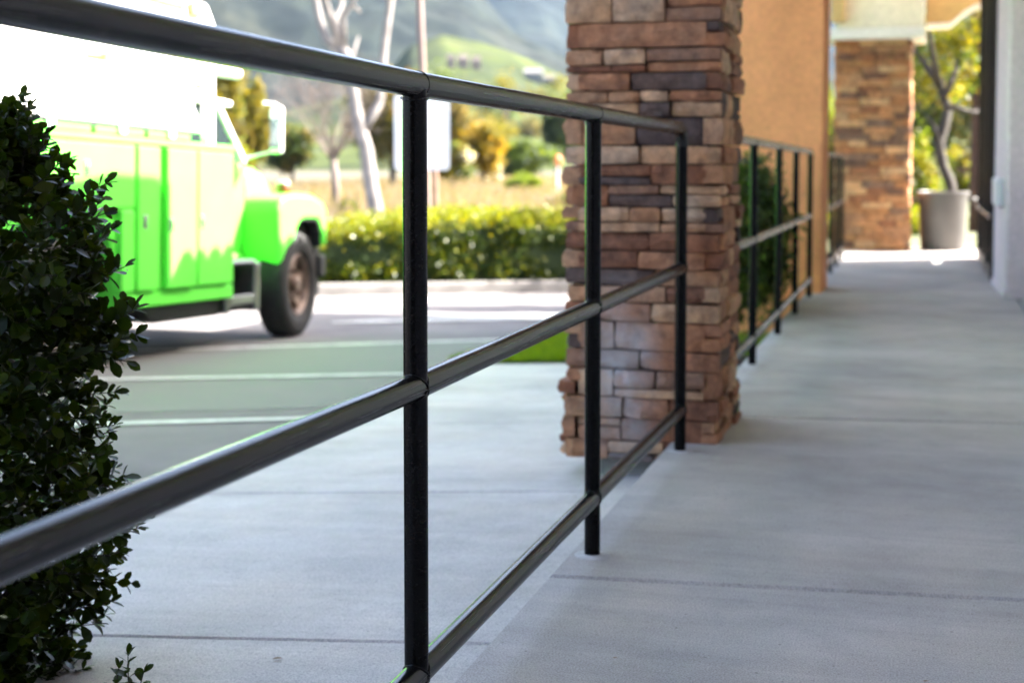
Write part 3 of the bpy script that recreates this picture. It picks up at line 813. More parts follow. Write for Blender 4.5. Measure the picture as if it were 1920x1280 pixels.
sec = []
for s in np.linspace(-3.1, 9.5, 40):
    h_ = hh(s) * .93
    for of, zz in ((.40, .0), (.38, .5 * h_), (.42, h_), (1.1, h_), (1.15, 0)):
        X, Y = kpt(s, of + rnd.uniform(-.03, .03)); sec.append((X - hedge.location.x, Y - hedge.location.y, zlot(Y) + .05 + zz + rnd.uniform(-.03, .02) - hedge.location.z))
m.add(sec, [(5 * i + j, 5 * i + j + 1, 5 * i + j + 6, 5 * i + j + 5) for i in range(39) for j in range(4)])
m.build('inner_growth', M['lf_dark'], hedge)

# ------------------------------------------------------------------ truck
hd = R(2.2)
ex = Vector((math.sin(hd), math.cos(hd), -.035)).normalized(); ey = Vector((-math.cos(hd), math.sin(hd), 0)).normalized(); ez = ex.cross(ey).normalized()
truck = thing('utility_truck', (0, 0, 0), 'lime green utility truck with white body box parked on the lot', 'truck')
TM = Matrix(((ex.x, ey.x, ez.x, -4.622), (ex.y, ey.y, ez.y, 9.927), (ex.z, ey.z, ez.z, -.407), (0, 0, 0, 1)))
truck.matrix_world = TM
LM, WM = M['lime'], M['truck_white']
def T(name, mb, mat, parent=None, bevel=.012, smooth=False):
    o = mb.build(name, mat, parent or truck, bevel=bevel)
    if smooth: smooth_by_angle(o, R(50))
    return o
side_fn = lambda x, y, q: (x, q, y)
TW = 1.98       # width over the service body
m = MB(); m.prism([(-4.9, .50), (-3.42, .50), (-3.36, .80), (-3.2, .92), (-2.55, .92), (-2.38, .80), (-2.30, .37), (-.935, .37), (-.935, 1.40), (-4.9, 1.40)], side_fn, .02, TW - .02)
body = T('service_body', m, LM)
m = MB(); m.prism([(-2.30, .365), (-.925, .365), (-.925, .455), (-2.30, .455)], side_fn, .0, .05); T('skirt', m, LM, bevel=.008)
def cab_door_panel(p0, p1, r0, r1, q=.0, latch=None):
    m = MB(); m.box(p0, p1, q - .024, q + .03, r0, r1); d = T('cabinet_door', m, LM, bevel=.010)
    if latch:
        x, z = latch; h = MB(); h.box(x - .022, x + .022, q - .030, q - .022, z - .045, z + .045); h.box(x - .010, x + .010, q - .038, q - .028, z - .02, z + .02)
        T('latch', h, M['chrome'], d, bevel=.004)
    return d
cab_door_panel(-1.43, -.965, .47, 1.375, latch=(-1.38, .90))
cab_door_panel(-1.825, -1.468, .47, 1.375, q=-.012, latch=(-1.79, .88))
cab_door_panel(-2.145, -1.90, .47, 1.375, latch=(-2.07, .90))
cab_door_panel(-3.60, -2.18, .985, 1.375, latch=(-2.68, 1.22))
cab_door_panel(-2.32, -2.18, .47, .97)
cab_door_panel(-4.86, -3.62, .56, 1.375, latch=(-3.75, .95))
m = MB(); m.box(-1.872, -1.85, .006, .03, .46, 1.385); T('door_jamb', m, LM, bevel=.006)
m = MB(); m.box(-3.6, -2.19, -.016, .02, .972, .984); T('drip_edge', m, LM, bevel=0)
m = MB(); m.box(-4.9, -.92, -.012, .10, 1.385, 1.425); T('trim_rail', m, LM, bevel=.008)
for a, c in ((-4.88, -3.45), (-3.41, -2.60), (-2.56, -2.04), (-2.0, -1.50)):
    m = MB(); m.box(a, c, .002, .5, 1.430, 1.472); T('lid', m, LM, bevel=.008)
    m = MB(); m.box((a + c) / 2 - .03, (a + c) / 2 + .03, -.02, -.003, 1.44, 1.50); T('hinge', m, WM, bevel=.004)
m = MB(); m.box(-4.88, -1.46, .004, .5, 1.474, 1.496); T('gasket', m, M['chassis'], bevel=0)
m = MB(); m.prism([(-4.88, 1.498), (-1.24, 1.42), (-1.24, 1.47), (-1.40, 1.66), (-1.40, 1.865), (-4.88, 1.865)][0:1] + [(-1.24, 1.498), (-1.40, 1.66), (-1.40, 1.865), (-4.88, 1.865)], side_fn, .03, TW - .03); T('white_box', m, WM, bevel=.02)
m = MB()
for q in (.05, TW - .11): m.box(-1.185, -1.105, q, q + .06, 1.426, 1.90)
m.box(-1.39, -1.106, .052, .108, 1.845, 1.898); m.box(-1.39, -1.106, TW - .108, TW - .052, 1.845, 1.898); m.box(-1.18, -1.11, .11, TW - .11, 1.84, 1.895); m.box(-1.39, -1.186, .055, .09, 1.735, 1.79)
T('rack_frame', m, WM, bevel=.006)
# ladder rack tubes and the boom
m = MB(); m.tube([(-4.9, .12, 1.955), (-.68, .12, 1.955)], .042, 14); m.tube([(-4.9, TW - .3, 1.955), (-.68, TW - .3, 1.955)], .042, 14)
for i in range(12): m.tube([(-4.7 + i * .35, .12, 1.955), (-4.7 + i * .35, TW - .3, 1.955)], .016, 8)
T('ladder', m, WM, bevel=0, smooth=True)
m = MB(); m.box(-2.36, -2.22, .07, .22, 1.866, 1.93); T('bracket', m, M['rust'], bevel=.01)
m = MB(); m.box(-2.12, -1.72, .07, .24, 1.866, 1.945); T('bracket', m, WM, bevel=.03)
m = MB(); m.box(-4.5, -4.35, .07, .22, 1.866, 1.93); T('bracket', m, M['rust'], bevel=.01)
m = MB(); m.prism([(-4.9, 2.06), (-.72, 2.20), (-.66, 2.30), (-.78, 2.45), (-1.0, 2.46), (-4.9, 2.44)], side_fn, .30, .62); boom = T('boom', m, WM, bevel=.03)
m = MB(); m.box(-1.06, -.90, .26, .30, 2.33, 2.43); T('boom_fitting', m, M['rust'], boom, bevel=.02)
m = MB(); m.box(-2.35, -2.1, .26, .30, 2.46, 2.52); T('boom_fitting', m, M['rust'], boom, bevel=.02)
m = MB(); m.box(-1.9, -1.1, .27, .298, 2.37, 2.41); T('boom_hose', m, M['rust'], boom, bevel=.01)
m = MB(); m.lathe([(.0, 1.866), (.20, 1.866), (.18, 2.2), (.0, 2.2)], 20, org=(-4.1, .6, 0)); T('boom_turret', m, WM, bevel=0, smooth=True)
# chassis
m = MB(); m.box(-4.8, .45, .55, .65, .42, .56); m.box(-4.8, .45, 1.33, 1.43, .42, .56); T('chassis', m, M['chassis'], bevel=0)
m = MB(); m.prism([(-1.92, .365), (-1.84, .27), (-1.75, .235), (-.93, .235), (-.93, .365)], side_fn, .10, .55); T('under_tank', m, M['chassis'], bevel=.02)
m = MB(); m.box(-2.2, -.3, .70, 1.3, .36, .66); m.box(-.3, .4, .5, 1.5, .38, .8); T('drivetrain', m, M['chassis'], bevel=.03)
# side step box
m = MB(); m.box(-.92, -.46, .09, .45, .25, .30); m.box(-.92, -.46, .40, .46, .30, .60); st = T('step_box', m, M['chassis'], bevel=.01)
m = MB(); m.box(-.93, -.885, .04, .46, .24, .62); m.box(-.52, -.445, .04, .46, .24, .60); m.box(-.885, -.52, .04, .42, .585, .625); T('step_edge', m, M['chrome'], st, bevel=.025)
m = MB(); m.box(-.88, -.525, .045, .09, .30, .37); T('step_tread', m, M['chrome'], st, bevel=.01)
# cab
CQ, CW = .30, 1.68
m = MB(); m.prism([(-1.25, .62), (-.30, .62), (-.22, .80), (-.20, 1.33), (-1.25, 1.33)], side_fn, CQ, CW); cab = T('cab', m, LM, bevel=.03)
m = MB(); m.prism([(-1.15, .72), (-.42, .72), (-.36, .95), (-.36, 1.335), (-1.15, 1.335)], side_fn, CQ - .014, CQ + .03); dr = T('cab_door', m, LM, bevel=.01)
m = MB(); m.box(-.72, -.58, CQ - .04, CQ - .012, .985, 1.01); T('handle', m, M['chrome'], dr, bevel=.006)
m = MB(); m.box(-1.2, -.30, CQ - .03, CQ + .2, .56, .655); T('running_board', m, LM, bevel=.015)
m = MB(); m.prism([(-1.27, 1.735), (-.47, 1.735), (-.45, 1.775), (-.9, 1.79), (-1.27, 1.79)], side_fn, CQ - .02, CW + .02); T('cab_roof', m, WM, bevel=.012)
for q in (CQ + .03, CW - .03):
    m = MB(); m.tube([(-.615, q, 1.74), (-.215, q, 1.335)], .034, 8); T('pillar', m, WM, bevel=0, smooth=True)
    m = MB(); m.tube([(-1.2, q, 1.74), (-1.2, q, 1.33)], .04, 8); T('pillar', m, WM, bevel=0, smooth=True)
m = MB(); m.prism([(-1.16, 1.335), (-.28, 1.335), (-.62, 1.735), (-1.16, 1.735)], side_fn, CQ + .02, CQ + .026); T('side_window', m, M['glass'], bevel=0)
m = MB(); m.prism([(-1.16, 1.335), (-.28, 1.335), (-.62, 1.735), (-1.16, 1.735)], side_fn, CW - .026, CW - .02); T('side_window', m, M['glass'], bevel=0)
m = MB(); m.prism([(-.222, 1.34), (-.216, 1.34), (-.604, 1.735), (-.61, 1.735)], side_fn, CQ + .07, CW - .07); T('windscreen', m, M['glass'], bevel=0)
m = MB(); m.box(-1.0, -.7, .55, .95, 1.1, 1.55); m.box(-1.0, -.7, 1.1, 1.5, 1.1, 1.55); T('seat_back', m, M['chassis'], bevel=.05)
# hood: lofted cross-sections
sec = [(-.22, 1.345, .30), (0.0, 1.325, .32), (.18, 1.285, .345), (.32, 1.22, .37), (.43, 1.10, .40), (.50, .92, .43), (.50, .62, .44)]
hv = []
for p, r, q in sec:
    mid = (CQ + CW) / 2; half = mid - q
    for f, dz in ((-1, -.30), (-1.0, -.12), (-.93, -.03), (-.75, 0), (0, .02), (.75, 0), (.93, -.03), (1, -.12), (1, -.30)):
        hv.append((p, mid + f * half, max(.60, r + dz)))
hf = [(9 * i + j, 9 * i + j + 1, 9 * i + j + 10, 9 * i + j + 9) for i in range(len(sec) - 1) for j in range(8)]
m = MB(); m.add(hv, hf); T('hood', m, LM, bevel=0, smooth=True)
m = MB(); m.box(.36, .52, .5, 1.48, .64, .98); gr = T('grille', m, M['chassis'], bevel=.01)
for i in range(5):
    g_ = MB(); g_.box(.52, .535, .5, 1.48, .67 + i * .06, .69 + i * .06); T('grille_bar', g_, M['chrome'], gr, bevel=0)
m = MB(); m.prism([(.50, .45), (.60, .45), (.60, .62), (.50, .62)], side_fn, .02, TW - .02); T('bumper', m, M['chassis'], bevel=.015)
# fenders
def fender(q_out, q_in, far=False):
    arch = [(-.13 + .0, .37)]
    outl = [(-.20, .37), (-.235, .80), (-.25, .98), (-.20, 1.065), (-.08, 1.10), (.12, 1.105), (.33, 1.095), (.49, 1.05), (.57, .985), (.585, .86), (.575, .70), (.50, .69),
            (.495, .80), (.455, .88), (.40, .91), (.17, .91), (.10, .885), (.045, .81), (-.02, .66), (-.095, .37)]
    m = MB()
    n_ = len(outl)
    # outer face, rounded top edge, inner face
    s_ = 1 if q_in > q_out else -1
    ins = [(q_out + s_ * .035, 1.0), (q_out, .985), (q_out, .93)]
    fn = side_fn
    m.prism(outl, fn, q_out, q_in)
    f_ = T('fender', m, LM, bevel=.03)
    liner = MB(); liner.prism([(-.02, .62), (.06, .82), (.17, .905), (.40, .905), (.49, .80), (.50, .62)], fn, q_out + s_ * .12, q_in + s_ * .02); T('wheel_well', liner, M['chassis'], f_, bevel=0)
    lip = MB(); ar = outl[11:]; ar = [(.50, .69)] + ar[1:]
    cx2, cz2 = .22, .55
    off_ = [(x + (cx2 - x) * .012, z + (cz2 - z) * .012) for x, z in ar]; in_ = [(x + (cx2 - x) * .03, z + (cz2 - z) * .03) for x, z in ar]
    for k2 in range(len(ar) - 1): lip.prism([off_[k2], off_[k2 + 1], in_[k2 + 1], in_[k2]], fn, q_out + s_ * .02, q_in + s_ * .01)
    T('arch_lining', lip, M['chassis'], f_, bevel=0)
    return f_
fA = fender(.0, .40); fB = fender(TW, TW - .40)
m = MB(); m.box(.47, .56, .06, .3, .30, .68); T('mud_flap', m, M['chassis'], bevel=.01)
for q in (.2, TW - .2):
    m = MB(); m.lathe([(.0, 1.105), (.05, 1.105), (.055, 1.125), (.055, 1.165), (.045, 1.185), (.0, 1.185)], 20, org=(.2, q, 0)); mk = T('marker_light', m, M['amber'], bevel=0, smooth=True)
    m = MB(); m.lathe([(.0, 1.186), (.05, 1.186), (.05, 1.20), (.0, 1.205)], 20, org=(.2, q, 0)); T('light_cap', m, WM, mk, bevel=0)
    m = MB(); m.lathe([(.0, .585), (.07, .58), (.085, .56), (.085, .53)], 20, 'Z'); m.v = [(z, y + q + (.1 if q < 1 else -.1), x + .80) for x, y, z in m.v]; T('headlight', m, M['mirror'], bevel=0, smooth=True)
# mirrors
for q, s_ in ((.02, -1), (TW - .02, 1)):
    m = MB(); m.tube([(-.22, q + -s_ * .3, 1.36), (-.20, q - s_ * .05, 1.42), (-.17, q, 1.50), (-.17, q, 1.74), (-.19, q - s_ * .06, 1.775), (-.28, q - s_ * .1, 1.775)], .009, 8); mr = T('mirror_arm', m, WM, bevel=0, smooth=True)
    m = MB(); m.box(-.285, -.235, q - .055, q + .05, 1.40, 1.745); h = T('mirror', m, WM, bevel=.022)
    m = MB(); m.box(-.290, -.286, q - .043, q + .038, 1.44, 1.66); T('mirror_glass', m, M['mirror'], h, bevel=0)
# wheels
def wheel(p, q, steer, outer, dual=False, r=.405, w=.23):
    e = bpy.data.objects.new('wheel', None); COL.objects.link(e); e.parent = truck; e.location = (p, q, r); e.rotation_euler = (0, 0, steer)
    s_ = -1 if outer < 0 else 1
    prof_ = [(.235, -.07), (.25, -.10), (.30, -.118), (.36, -.118), (.392, -.10), (.405, -.075), (.405, .075), (.392, .10), (.36, .118), (.30, .118), (.25, .10), (.235, .07)]
    m = MB(); m.lathe(prof_, 48, 'Y'); ty = T('tyre', m, M['rubber'], e, bevel=0, smooth=True)
    for g_ in (-.045, 0, .045): pass
    m = MB(); m.lathe([(.236, .09 * s_), (.228, .098 * s_), (.21, .085 * s_), (.20, .03 * s_), (.236, -.08 * s_)], 40, 'Y'); T('rim', m, M['rim'], e, bevel=0, smooth=True)
    m = MB(); m.lathe([(.0, .10 * s_), (.05, .10 * s_), (.062, .085 * s_), (.065, .04 * s_), (.09, .03 * s_)], 24, 'Y')
    for k in range(5):
        a = k * 2 * math.pi / 5 + .3; c_, s2 = math.cos(a), math.sin(a)
        vs_ = []
        for rr2, hw, d_ in ((.06, .045, .035), (.21, .038, .065)):
            for d2 in (0, -.03):
                for sg in (-1, 1): vs_.append((c_ * rr2 - s2 * hw * sg, (d_ + d2) * s_, s2 * rr2 + c_ * hw * sg))
        m.add(vs_, [(0, 1, 5, 4), (2, 6, 7, 3), (0, 4, 6, 2), (1, 3, 7, 5), (0, 2, 3, 1), (4, 5, 7, 6)])
        b2_ = (c_ * .105, 0, s2 * .105); m.lathe([(.0, .072 * s_), (.014, .072 * s_), (.014, .03 * s_)], 6, 'Y', b2_)
    T('hub', m, M['rim'], e, bevel=0)
    m = MB(); m.lathe([(.0, -.02 * s_), (.23, -.02 * s_)], 24, 'Y'); T('brake', m, M['chassis'], e, bevel=0)
    return e
wheel(.14, .13, R(7), -1); wheel(.14, TW - .13, R(7), 1)
wheel(-2.87, .16, 0, -1); wheel(-2.87, TW - .16, 0, 1)

# ------------------------------------------------------------------ sign, pole, bin, small furniture
pb = W(806, 400, 20.0); pz = ZF
sgn = thing('sign', (pb.x, pb.y, pz), 'blank white sign board on a tall pinkish pole behind the hedge', 'sign')
P_ = lambda u, v, D=20.0: W(u, v, D) - Vector((pb.x, pb.y, pz))
m = MB(); top_ = P_(770, -420); m.tube([(0, 0, -.1), tuple(P_(797, 250)), tuple(P_(789, 60)), tuple(top_)], [.055, .05, .05, .045], 12); smooth_by_angle(m.build('pole', M['pole'], sgn))
m = MB(); m.tube([tuple(P_(817, 410, 20.3)), tuple(P_(814, 190, 20.3))], .045, 8); m.build('post', M['wood'], sgn)
c0, cx_, cz_ = P_(791, 248, 19.85), RX, Vector((0, 0, 1)); hw, hhh, rc = .385, .53, .06
pts = []
for sx, sz, a0 in ((1, 1, 0), (-1, 1, 90), (-1, -1, 180), (1, -1, 270)):
    for a in (0, 30, 60, 90):
        A_ = R(a0 + a); pts.append((sx * (hw - rc) + rc * math.cos(A_), sz * (hhh - rc) + rc * math.sin(A_)))
nrm = Vector((sn, -cs, 0))
m = MB(); m.prism(pts, lambda x, z, q: tuple(c0 + cx_ * x + cz_ * z + nrm * q), 0, .012); m.build('board', M['sign'], sgn)

bn = thing('trash_can', (.185, 15.72, 0.0), 'open grey plastic trash can at the end of the walkway', 'trash can')
m = MB(); m.lathe([(.0, .004), (.215, .004), (.224, .02), (.252, .56), (.262, .60), (.25, .60), (.243, .56), (.205, .05), (.0, .05)], 40); smooth_by_angle(m.build('body', M['bin'], bn))
m = MB(); m.lathe([(.252, .59), (.270, .592), (.274, .605), (.270, .618), (.255, .622), (.246, .61)], 40); smooth_by_angle(m.build('rim', M['bin'], bn))
for a in (R(15), R(195)):
    m = MB(); c_, s_ = math.cos(a), math.sin(a); pts = []
    for x, y in ((.25, -.09), (.31, -.085), (.325, -.06), (.325, .06), (.31, .085), (.25, .09)): pts.append((x * c_ - y * s_, x * s_ + y * c_, .54))
    m.tube(pts, .018, 8); m.build('handle', M['bin'], bn, smooth=True)

q = W(1046, 392, 60); mp_ = thing('marker_post', (q.x, q.y, ZF), 'thin pale post with a round orange top in the dry field', 'post')
m = MB(); hh_ = W(1046, 300, 60).z - ZF; m.tube([(0, 0, -.05), (0, 0, hh_ - .2)], .035, 8); m.build('post', M['sign'], mp_)
m = MB(); m.lathe([(0, hh_ - .28), (.10, hh_ - .25), (.14, hh_ - .1), (.14, hh_ + .08), (.10, hh_ + .18), (0, hh_ + .2)], 14); m.build('top', simple('orange_plastic', (.75, .16, .05), .4), mp_, smooth=True)
q = W(1040, 388, 46); ub = thing('utility_box', (q.x, q.y, ZF), 'small dark grey utility box in the dry field', 'utility box')
m = MB(); m.box(-.25, .25, -.2, .2, 0, .46); m.build('cabinet', simple('dark_blue_grey', (.10, .11, .14), .5), ub, bevel=.02)
m = MB(); m.box(-.28, .28, -.23, .23, .462, .51); m.build('lid', simple('grey_lid', (.22, .23, .26), .5), ub, bevel=.01)

# dead leaves and specks on the concrete
for (x, y, on, lab) in ((-1.32, 3.62, 1, 'tiny brown dead leaf lying on the sidewalk behind the first post'), (-1.25, 2.62, 1, 'tiny brown dead leaf on the sidewalk next to the bush'), (.02, 2.66, 0, 'tiny dark bud lying on the walkway slab'), (-.55, 2.62, 0, 'small brown crumb on the walkway near the joint'), (-1.05, 4.35, 1, 'small twig leaf on the sidewalk in front of the near stone column')):
    m = MB(); vv = LV * .02 * (1 if on else .5); a = rnd.random() * 6
    zz = (zside(x, y) if on else 0) + .002
    m.add([(v[0] * math.cos(a) - v[1] * math.sin(a), v[0] * math.sin(a) + v[1] * math.cos(a), v[2] + .003) for v in vv], [tuple(f) for f in LF])
    tag(m.build('dead_leaf', M['lf_dead'], loc=(x, y, zz)), lab, 'leaf', 'dead leaves on the concrete')

# ------------------------------------------------------------------ hills
def vnoise(X, Y, s, seed, octs=6):
    out = np.zeros_like(X); amp = 1; f = 1 / s; tot = 0
    for o_ in range(octs):
        g = np.random.default_rng(seed + o_).random((64, 64)); x = X * f; y = Y * f; xi = np.floor(x).astype(int); yi = np.floor(y).astype(int); fx = x - xi; fy = y - yi
        fx = fx * fx * (3 - 2 * fx); fy = fy * fy * (3 - 2 * fy)
        a = g[xi % 64, yi % 64]; b_ = g[(xi + 1) % 64, yi % 64]; c = g[xi % 64, (yi + 1) % 64]; d = g[(xi + 1) % 64, (yi + 1) % 64]
        v = (a * (1 - fx) + b_ * fx) * (1 - fy) + (c * (1 - fx) + d * fx) * fy
        out += amp * (1 - np.abs(2 * v - 1)); tot += amp; amp *= .5; f *= 2.1
    return out / tot
def hill(name, label, us, vs_, D0, D1, mat, amp, nscale, seed, nu=520, nt_=130, u0=-1500, u1=3400):
    U = np.linspace(u0, u1, nu); Tt = np.linspace(0, 1.25, nt_); vt = np.interp(U, us, vs_)
    UU, TT = np.meshgrid(U, Tt); VT = np.interp(UU, us, vs_)
    DD = D0 + (D1 - D0) * TT
    fx = np.array(AX)[None, None, :2] * FPX + np.array(RX)[None, None, :2] * (UU - 960)[..., None]
    XY = fx * (DD / FPX)[..., None]
    top = HC + (300 - VT) * D1 / FPX + .8
    prof_ = np.where(TT < 1, np.sin(np.clip(TT, 0, 1) * math.pi / 2) ** 1.35, 1 - (TT - 1) * 1.2)
    Z = ZF - .5 + (top - ZF) * prof_
    Z += amp * (vnoise(XY[..., 0] + 5000, XY[..., 1] + 5000, nscale, seed) - .55) * np.clip(TT * 2.2, 0, 1) * np.where(TT < 1, np.clip(1.25 - TT, .25, 1), .3)
    V = np.dstack([XY, Z[..., None]]).reshape(-1, 3); F = []
    idx = np.arange(nu * nt_).reshape(nt_, nu)
    F = np.stack([idx[:-1, :-1], idx[:-1, 1:], idx[1:, 1:], idx[1:, :-1]], -1).reshape(-1, 4)
    o = fast_mesh(name, V, F, [mat], None, None, True); tag(o, label, kind='structure'); return o
hill_o = hill('hill', 'bright green grassy hill below the mountains', [-1500, 500, 700, 770, 830, 900, 960, 1010, 1060, 1200, 1700, 2000, 3400], [240, 230, 190, 112, 92, 104, 122, 142, 165, 190, 190, 190, 250], 200, 760, M['hill_near'], 9, 130, 3)
hill('mountain_ridge', 'dark green scrub covered mountain ridge', [-1500, -200, 300, 560, 700, 870, 920, 960, 1000, 1040, 1100, 1300, 1700, 2000, 3400], [-60, -160, -150, -120, -90, -15, 40, 80, 112, 135, 150, 170, 170, 140, 60], 800, 1500, M['hill_mid'], 130, 420, 21)
hill('mountain', 'bluish hazy mountain behind the nearer ridge', [-1500, 0, 700, 900, 1100, 1400, 1800, 2200, 3400], [-160, -230, -200, -150, -120, -60, 20, 40, -60], 1700, 3000, M['hill_far'], 330, 800, 40)

bpy.context.view_layer.update()
def on_hill(u, v):
    d = (W(u, v, 1.0) - CAMP)
    ok, p, n_, f_ = hill_o.ray_cast(CAMP, d.normalized())
    return (p, (p - CAMP).dot(AX)) if ok else (None, 0)
HL = ['long white building low on the far hillside', 'smaller white house next to the long white building', 'middle brown roofed house on the green hill', 'right hand brown roofed house on the green hill', 'left hand brown roofed house on the green hill', 'small white house among the distant trees', 'white house far off between the far column and the leaning tree']
for i, (u, v, w_) in enumerate(((1000, 153, 34), (1030, 163, 22), (868, 128, 18), (893, 131, 16), (845, 128, 14), (948, 240, 12), (1727, 208, 22))):
    q, D = on_hill(u, v)
    if q is None: continue
    ww = w_ * D / FPX / 2
    hs = thing('house', (q.x, q.y, q.z), HL[i], 'house', rot=(0, 0, YAW))
    m = MB(); m.box(-ww, ww, -ww * .5, ww * .5, -4, 2.6); wl = m.build('wall', M['house'] if i in (0, 1, 5, 6) else M['roofred'], hs)
    m = MB(); m.prism([(-ww * .62, 2.61), (ww * .62, 2.61), (0, 4.0)], lambda y, z, q_: (q_, y, z), -ww * 1.06, ww * 1.06); m.build('roof', M['house'] if i in (0, 1, 6) else M['roofred'], hs)
    for j in range(3 if i in (0, 1, 5, 6) else 0):
        m = MB(); x = -ww * .6 + j * ww * .6; m.box(x - ww * .12, x + ww * .12, -ww * .5 - .05, -ww * .5 + .02, .6, 1.8); m.build('window', M['darkpane'], hs)

# ------------------------------------------------------------------ trees
def path(pts, D): return [W(u, v, D + dd) for u, v, dd in pts]
def rel(ps, o): return [tuple(p - o) for p in ps]
D = 40.0
q = W(706, 414, D); wt = thing('tree', (q.x, q.y, ZF), 'bare white barked tree leaning behind the hedge', 'tree'); o0 = wt.location.copy()
m = MB(); k = D / FPX
def limb(pts, r0, r1, dd=0):
    n_ = len(pts); ps = [W(u, v, D + dd * i / max(1, n_ - 1)) - o0 for i, (u, v) in enumerate(pts)]
    m.tube([tuple(p) for p in ps], [(r0 + (r1 - r0) * i / (n_ - 1)) * k for i in range(n_)], 9)
limb([(712, 428), (704, 395), (694, 340), (687, 280), (678, 250), (668, 210), (660, 160), (648, 100), (636, 88)], 15, 10)
m.build('trunk', M['bark_w'], wt, smooth=True); m = MB()
limb([(636, 90), (612, 75), (600, 40), (590, -10), (580, -90), (560, -170)], 9, 4, 1)
limb([(640, 95), (625, 50), (612, 10), (600, -40), (604, -120)], 8, 4, -1)
limb([(642, 96), (634, 60), (628, 35), (640, 12), (645, -40), (640, -120)], 7, 3, 1.2)
limb([(645, 100), (644, 60), (643, 30), (660, 8), (672, -20), (690, -80)], 7, 3, -.6)
limb([(685, 240), (700, 212), (712, 190), (716, 140), (720, 90), (728, 30), (736, -20), (740, -90)], 9, 6, .6)
limb([(736, -10), (760, -6), (790, -40)], 4, 2, .5); limb([(660, 10), (668, 16), (676, 24)], 4, 2, .3); limb([(730, 8), (722, -20), (705, -60)], 4, 2, .3)
limb([(660, 165), (655, 120), (664, 95), (672, 70)], 5, 2, .8)
m.build('branches', M['bark_w'], wt, smooth=True)

D = 46.0; q = W(628, 404, D); bt = thing('tree', (q.x, q.y, ZF), 'small bare twiggy tree left of the white barked tree', 'tree'); k = D / FPX
m = MB(); z1 = W(624, 292, D).z - ZF; m.tube([(0, 0, -.2), (.03, 0, z1 * .5), (-.05, 0, z1)], [.17, .13, .10], 9); m.build('trunk', M['bark_t'], bt, smooth=True)
m = MB()
for i in range(18):
    a = i * 2 * math.pi / 9 + rnd.random() * .4
    branchy(m, Vector((-.05, 0, z1 - rnd.random() * .25)), Vector((math.cos(a) * .55, math.sin(a) * .55, .85)), 1.1 * rnd.uniform(.8, 1.15), .036, 5, .30, 4, (2, 3), .74, .10, .09)
m.build('twigs', M['bark_t'], bt)

def tree(u, vb, D, w_px, h_top, label, mats, leaves, size, weights=None, trunk='bark_d', name='tree', cat='tree', clumps=40, group=None, base_z=None, depth=.8, low=.12, spread=.26):
    q = W(u, vb, D); bz = ZF if base_z is None else base_z
    t = thing(name, (q.x, q.y, bz), label, cat, group)
    ztop = W(u, h_top, D).z - bz; rx = w_px / 2 * D / FPX
    c0 = ztop * (.5 + low); rz = ztop * (.5 - low)
    m = MB(); 
    m.tube([(0, 0, -.2), (rx * .04, 0, c0 * .6), (0, rx * .05, c0)], [max(.03, ztop * .035), max(.025, ztop * .028), max(.02, ztop * .02)], 8)
    for i in range(6):
        a = i * 1.05; m.tube([(0, 0, c0 * (.5 + .06 * i)), (math.cos(a) * rx * .3, math.sin(a) * rx * .3, c0 + rz * .05 * i), (math.cos(a) * rx * .7, math.sin(a) * rx * .7, c0 + rz * .3)], [ztop * .014, ztop * .01, ztop * .005], 5)
    m.build('trunk', M[trunk], t)
    crown('crown', (0, 0, c0), (rx, rx * depth, rz), mats, leaves, size, clumps, spread, t, weights=weights, shell=.35)
    return t
Y_, O_, G_, DK, GD, BR = M['lf_yel'], M['lf_olive'], M['lf_green'], M['lf_dark'], M['lf_gold'], M['lf_bright']
tree(408, 380, 62, 130, 95, 'olive green tree directly behind the truck cab', [Y_, O_, G_], 9000, .26, [2, 2, 1])
tree(478, 380, 66, 80, 160, 'yellowish tree behind the truck mirror', [Y_, O_, G_], 6000, .26, [3, 1, 1])
tree(440, 380, 48, 90, 250, 'low bright yellow green shrub behind the truck windscreen', [BR, Y_], 2600, .16, name='shrub', cat='shrub')
tree(548, 370, 80, 120, 225, 'dull green shrub mass behind the bare twiggy tree', [O_, DK, G_], 4500, .3, name='shrub', cat='shrub')
tree(310, 380, 60, 170, 85, 'orange tan tree showing above the white truck box', [M['lf_gold'], O_, M['dry']], 8000, .26, [1, 2, 2])
tree(735, 372, 72, 190, 150, 'broad olive and gold tree behind the white sign', [O_, GD, Y_, DK], 15000, .27, [4, 1, 2, 1.2], clumps=60)
tree(840, 365, 84, 130, 175, 'brownish olive tree right of the white sign', [O_, GD, M['dry']], 8000, .3, [3, 1.2, 1])
tree(905, 352, 76, 95, 235, 'rounded golden yellow bush in the field', [GD, Y_], 5500, .24, [3, 1], name='bush', cat='bush')
tree(850, 345, 70, 100, 268, 'yellow green bush dotted with white blossom under the golden bush', [Y_, O_, M['petal'], G_], 5000, .2, [3, 1, .45, 1], name='bush', cat='bush')
tree(925, 320, 78, 40, 255, 'small bush covered in white blossom', [M['petal'], Y_], 1500, .2, [1, 1], name='bush', cat='bush')
tree(975, 352, 105, 150, 258, 'mid green hedge like bush beside the near stone column', [G_, BR, DK], 9000, .32, [3, 1, 1.4], name='bush', cat='bush', low=.05)
tree(1045, 352, 110, 75, 200, 'dark green tree half hidden by the near stone column', [DK, G_], 6000, .36, [4, 1])
tree(982, 352, 62, 75, 322, 'bright lime green shrub low in the dry field', [BR], 2200, .14, name='shrub', cat='shrub', low=.02)
tree(655, 404, 44, 40, 372, 'small round green shrub between the two bare trees', [G_, BR], 1500, .09, name='shrub', cat='shrub', low=.02)
tree(1058, 392, 45, 50, 360, 'small green shrub behind the utility box', [G_, O_], 1200, .1, name='shrub', cat='shrub', low=.02)
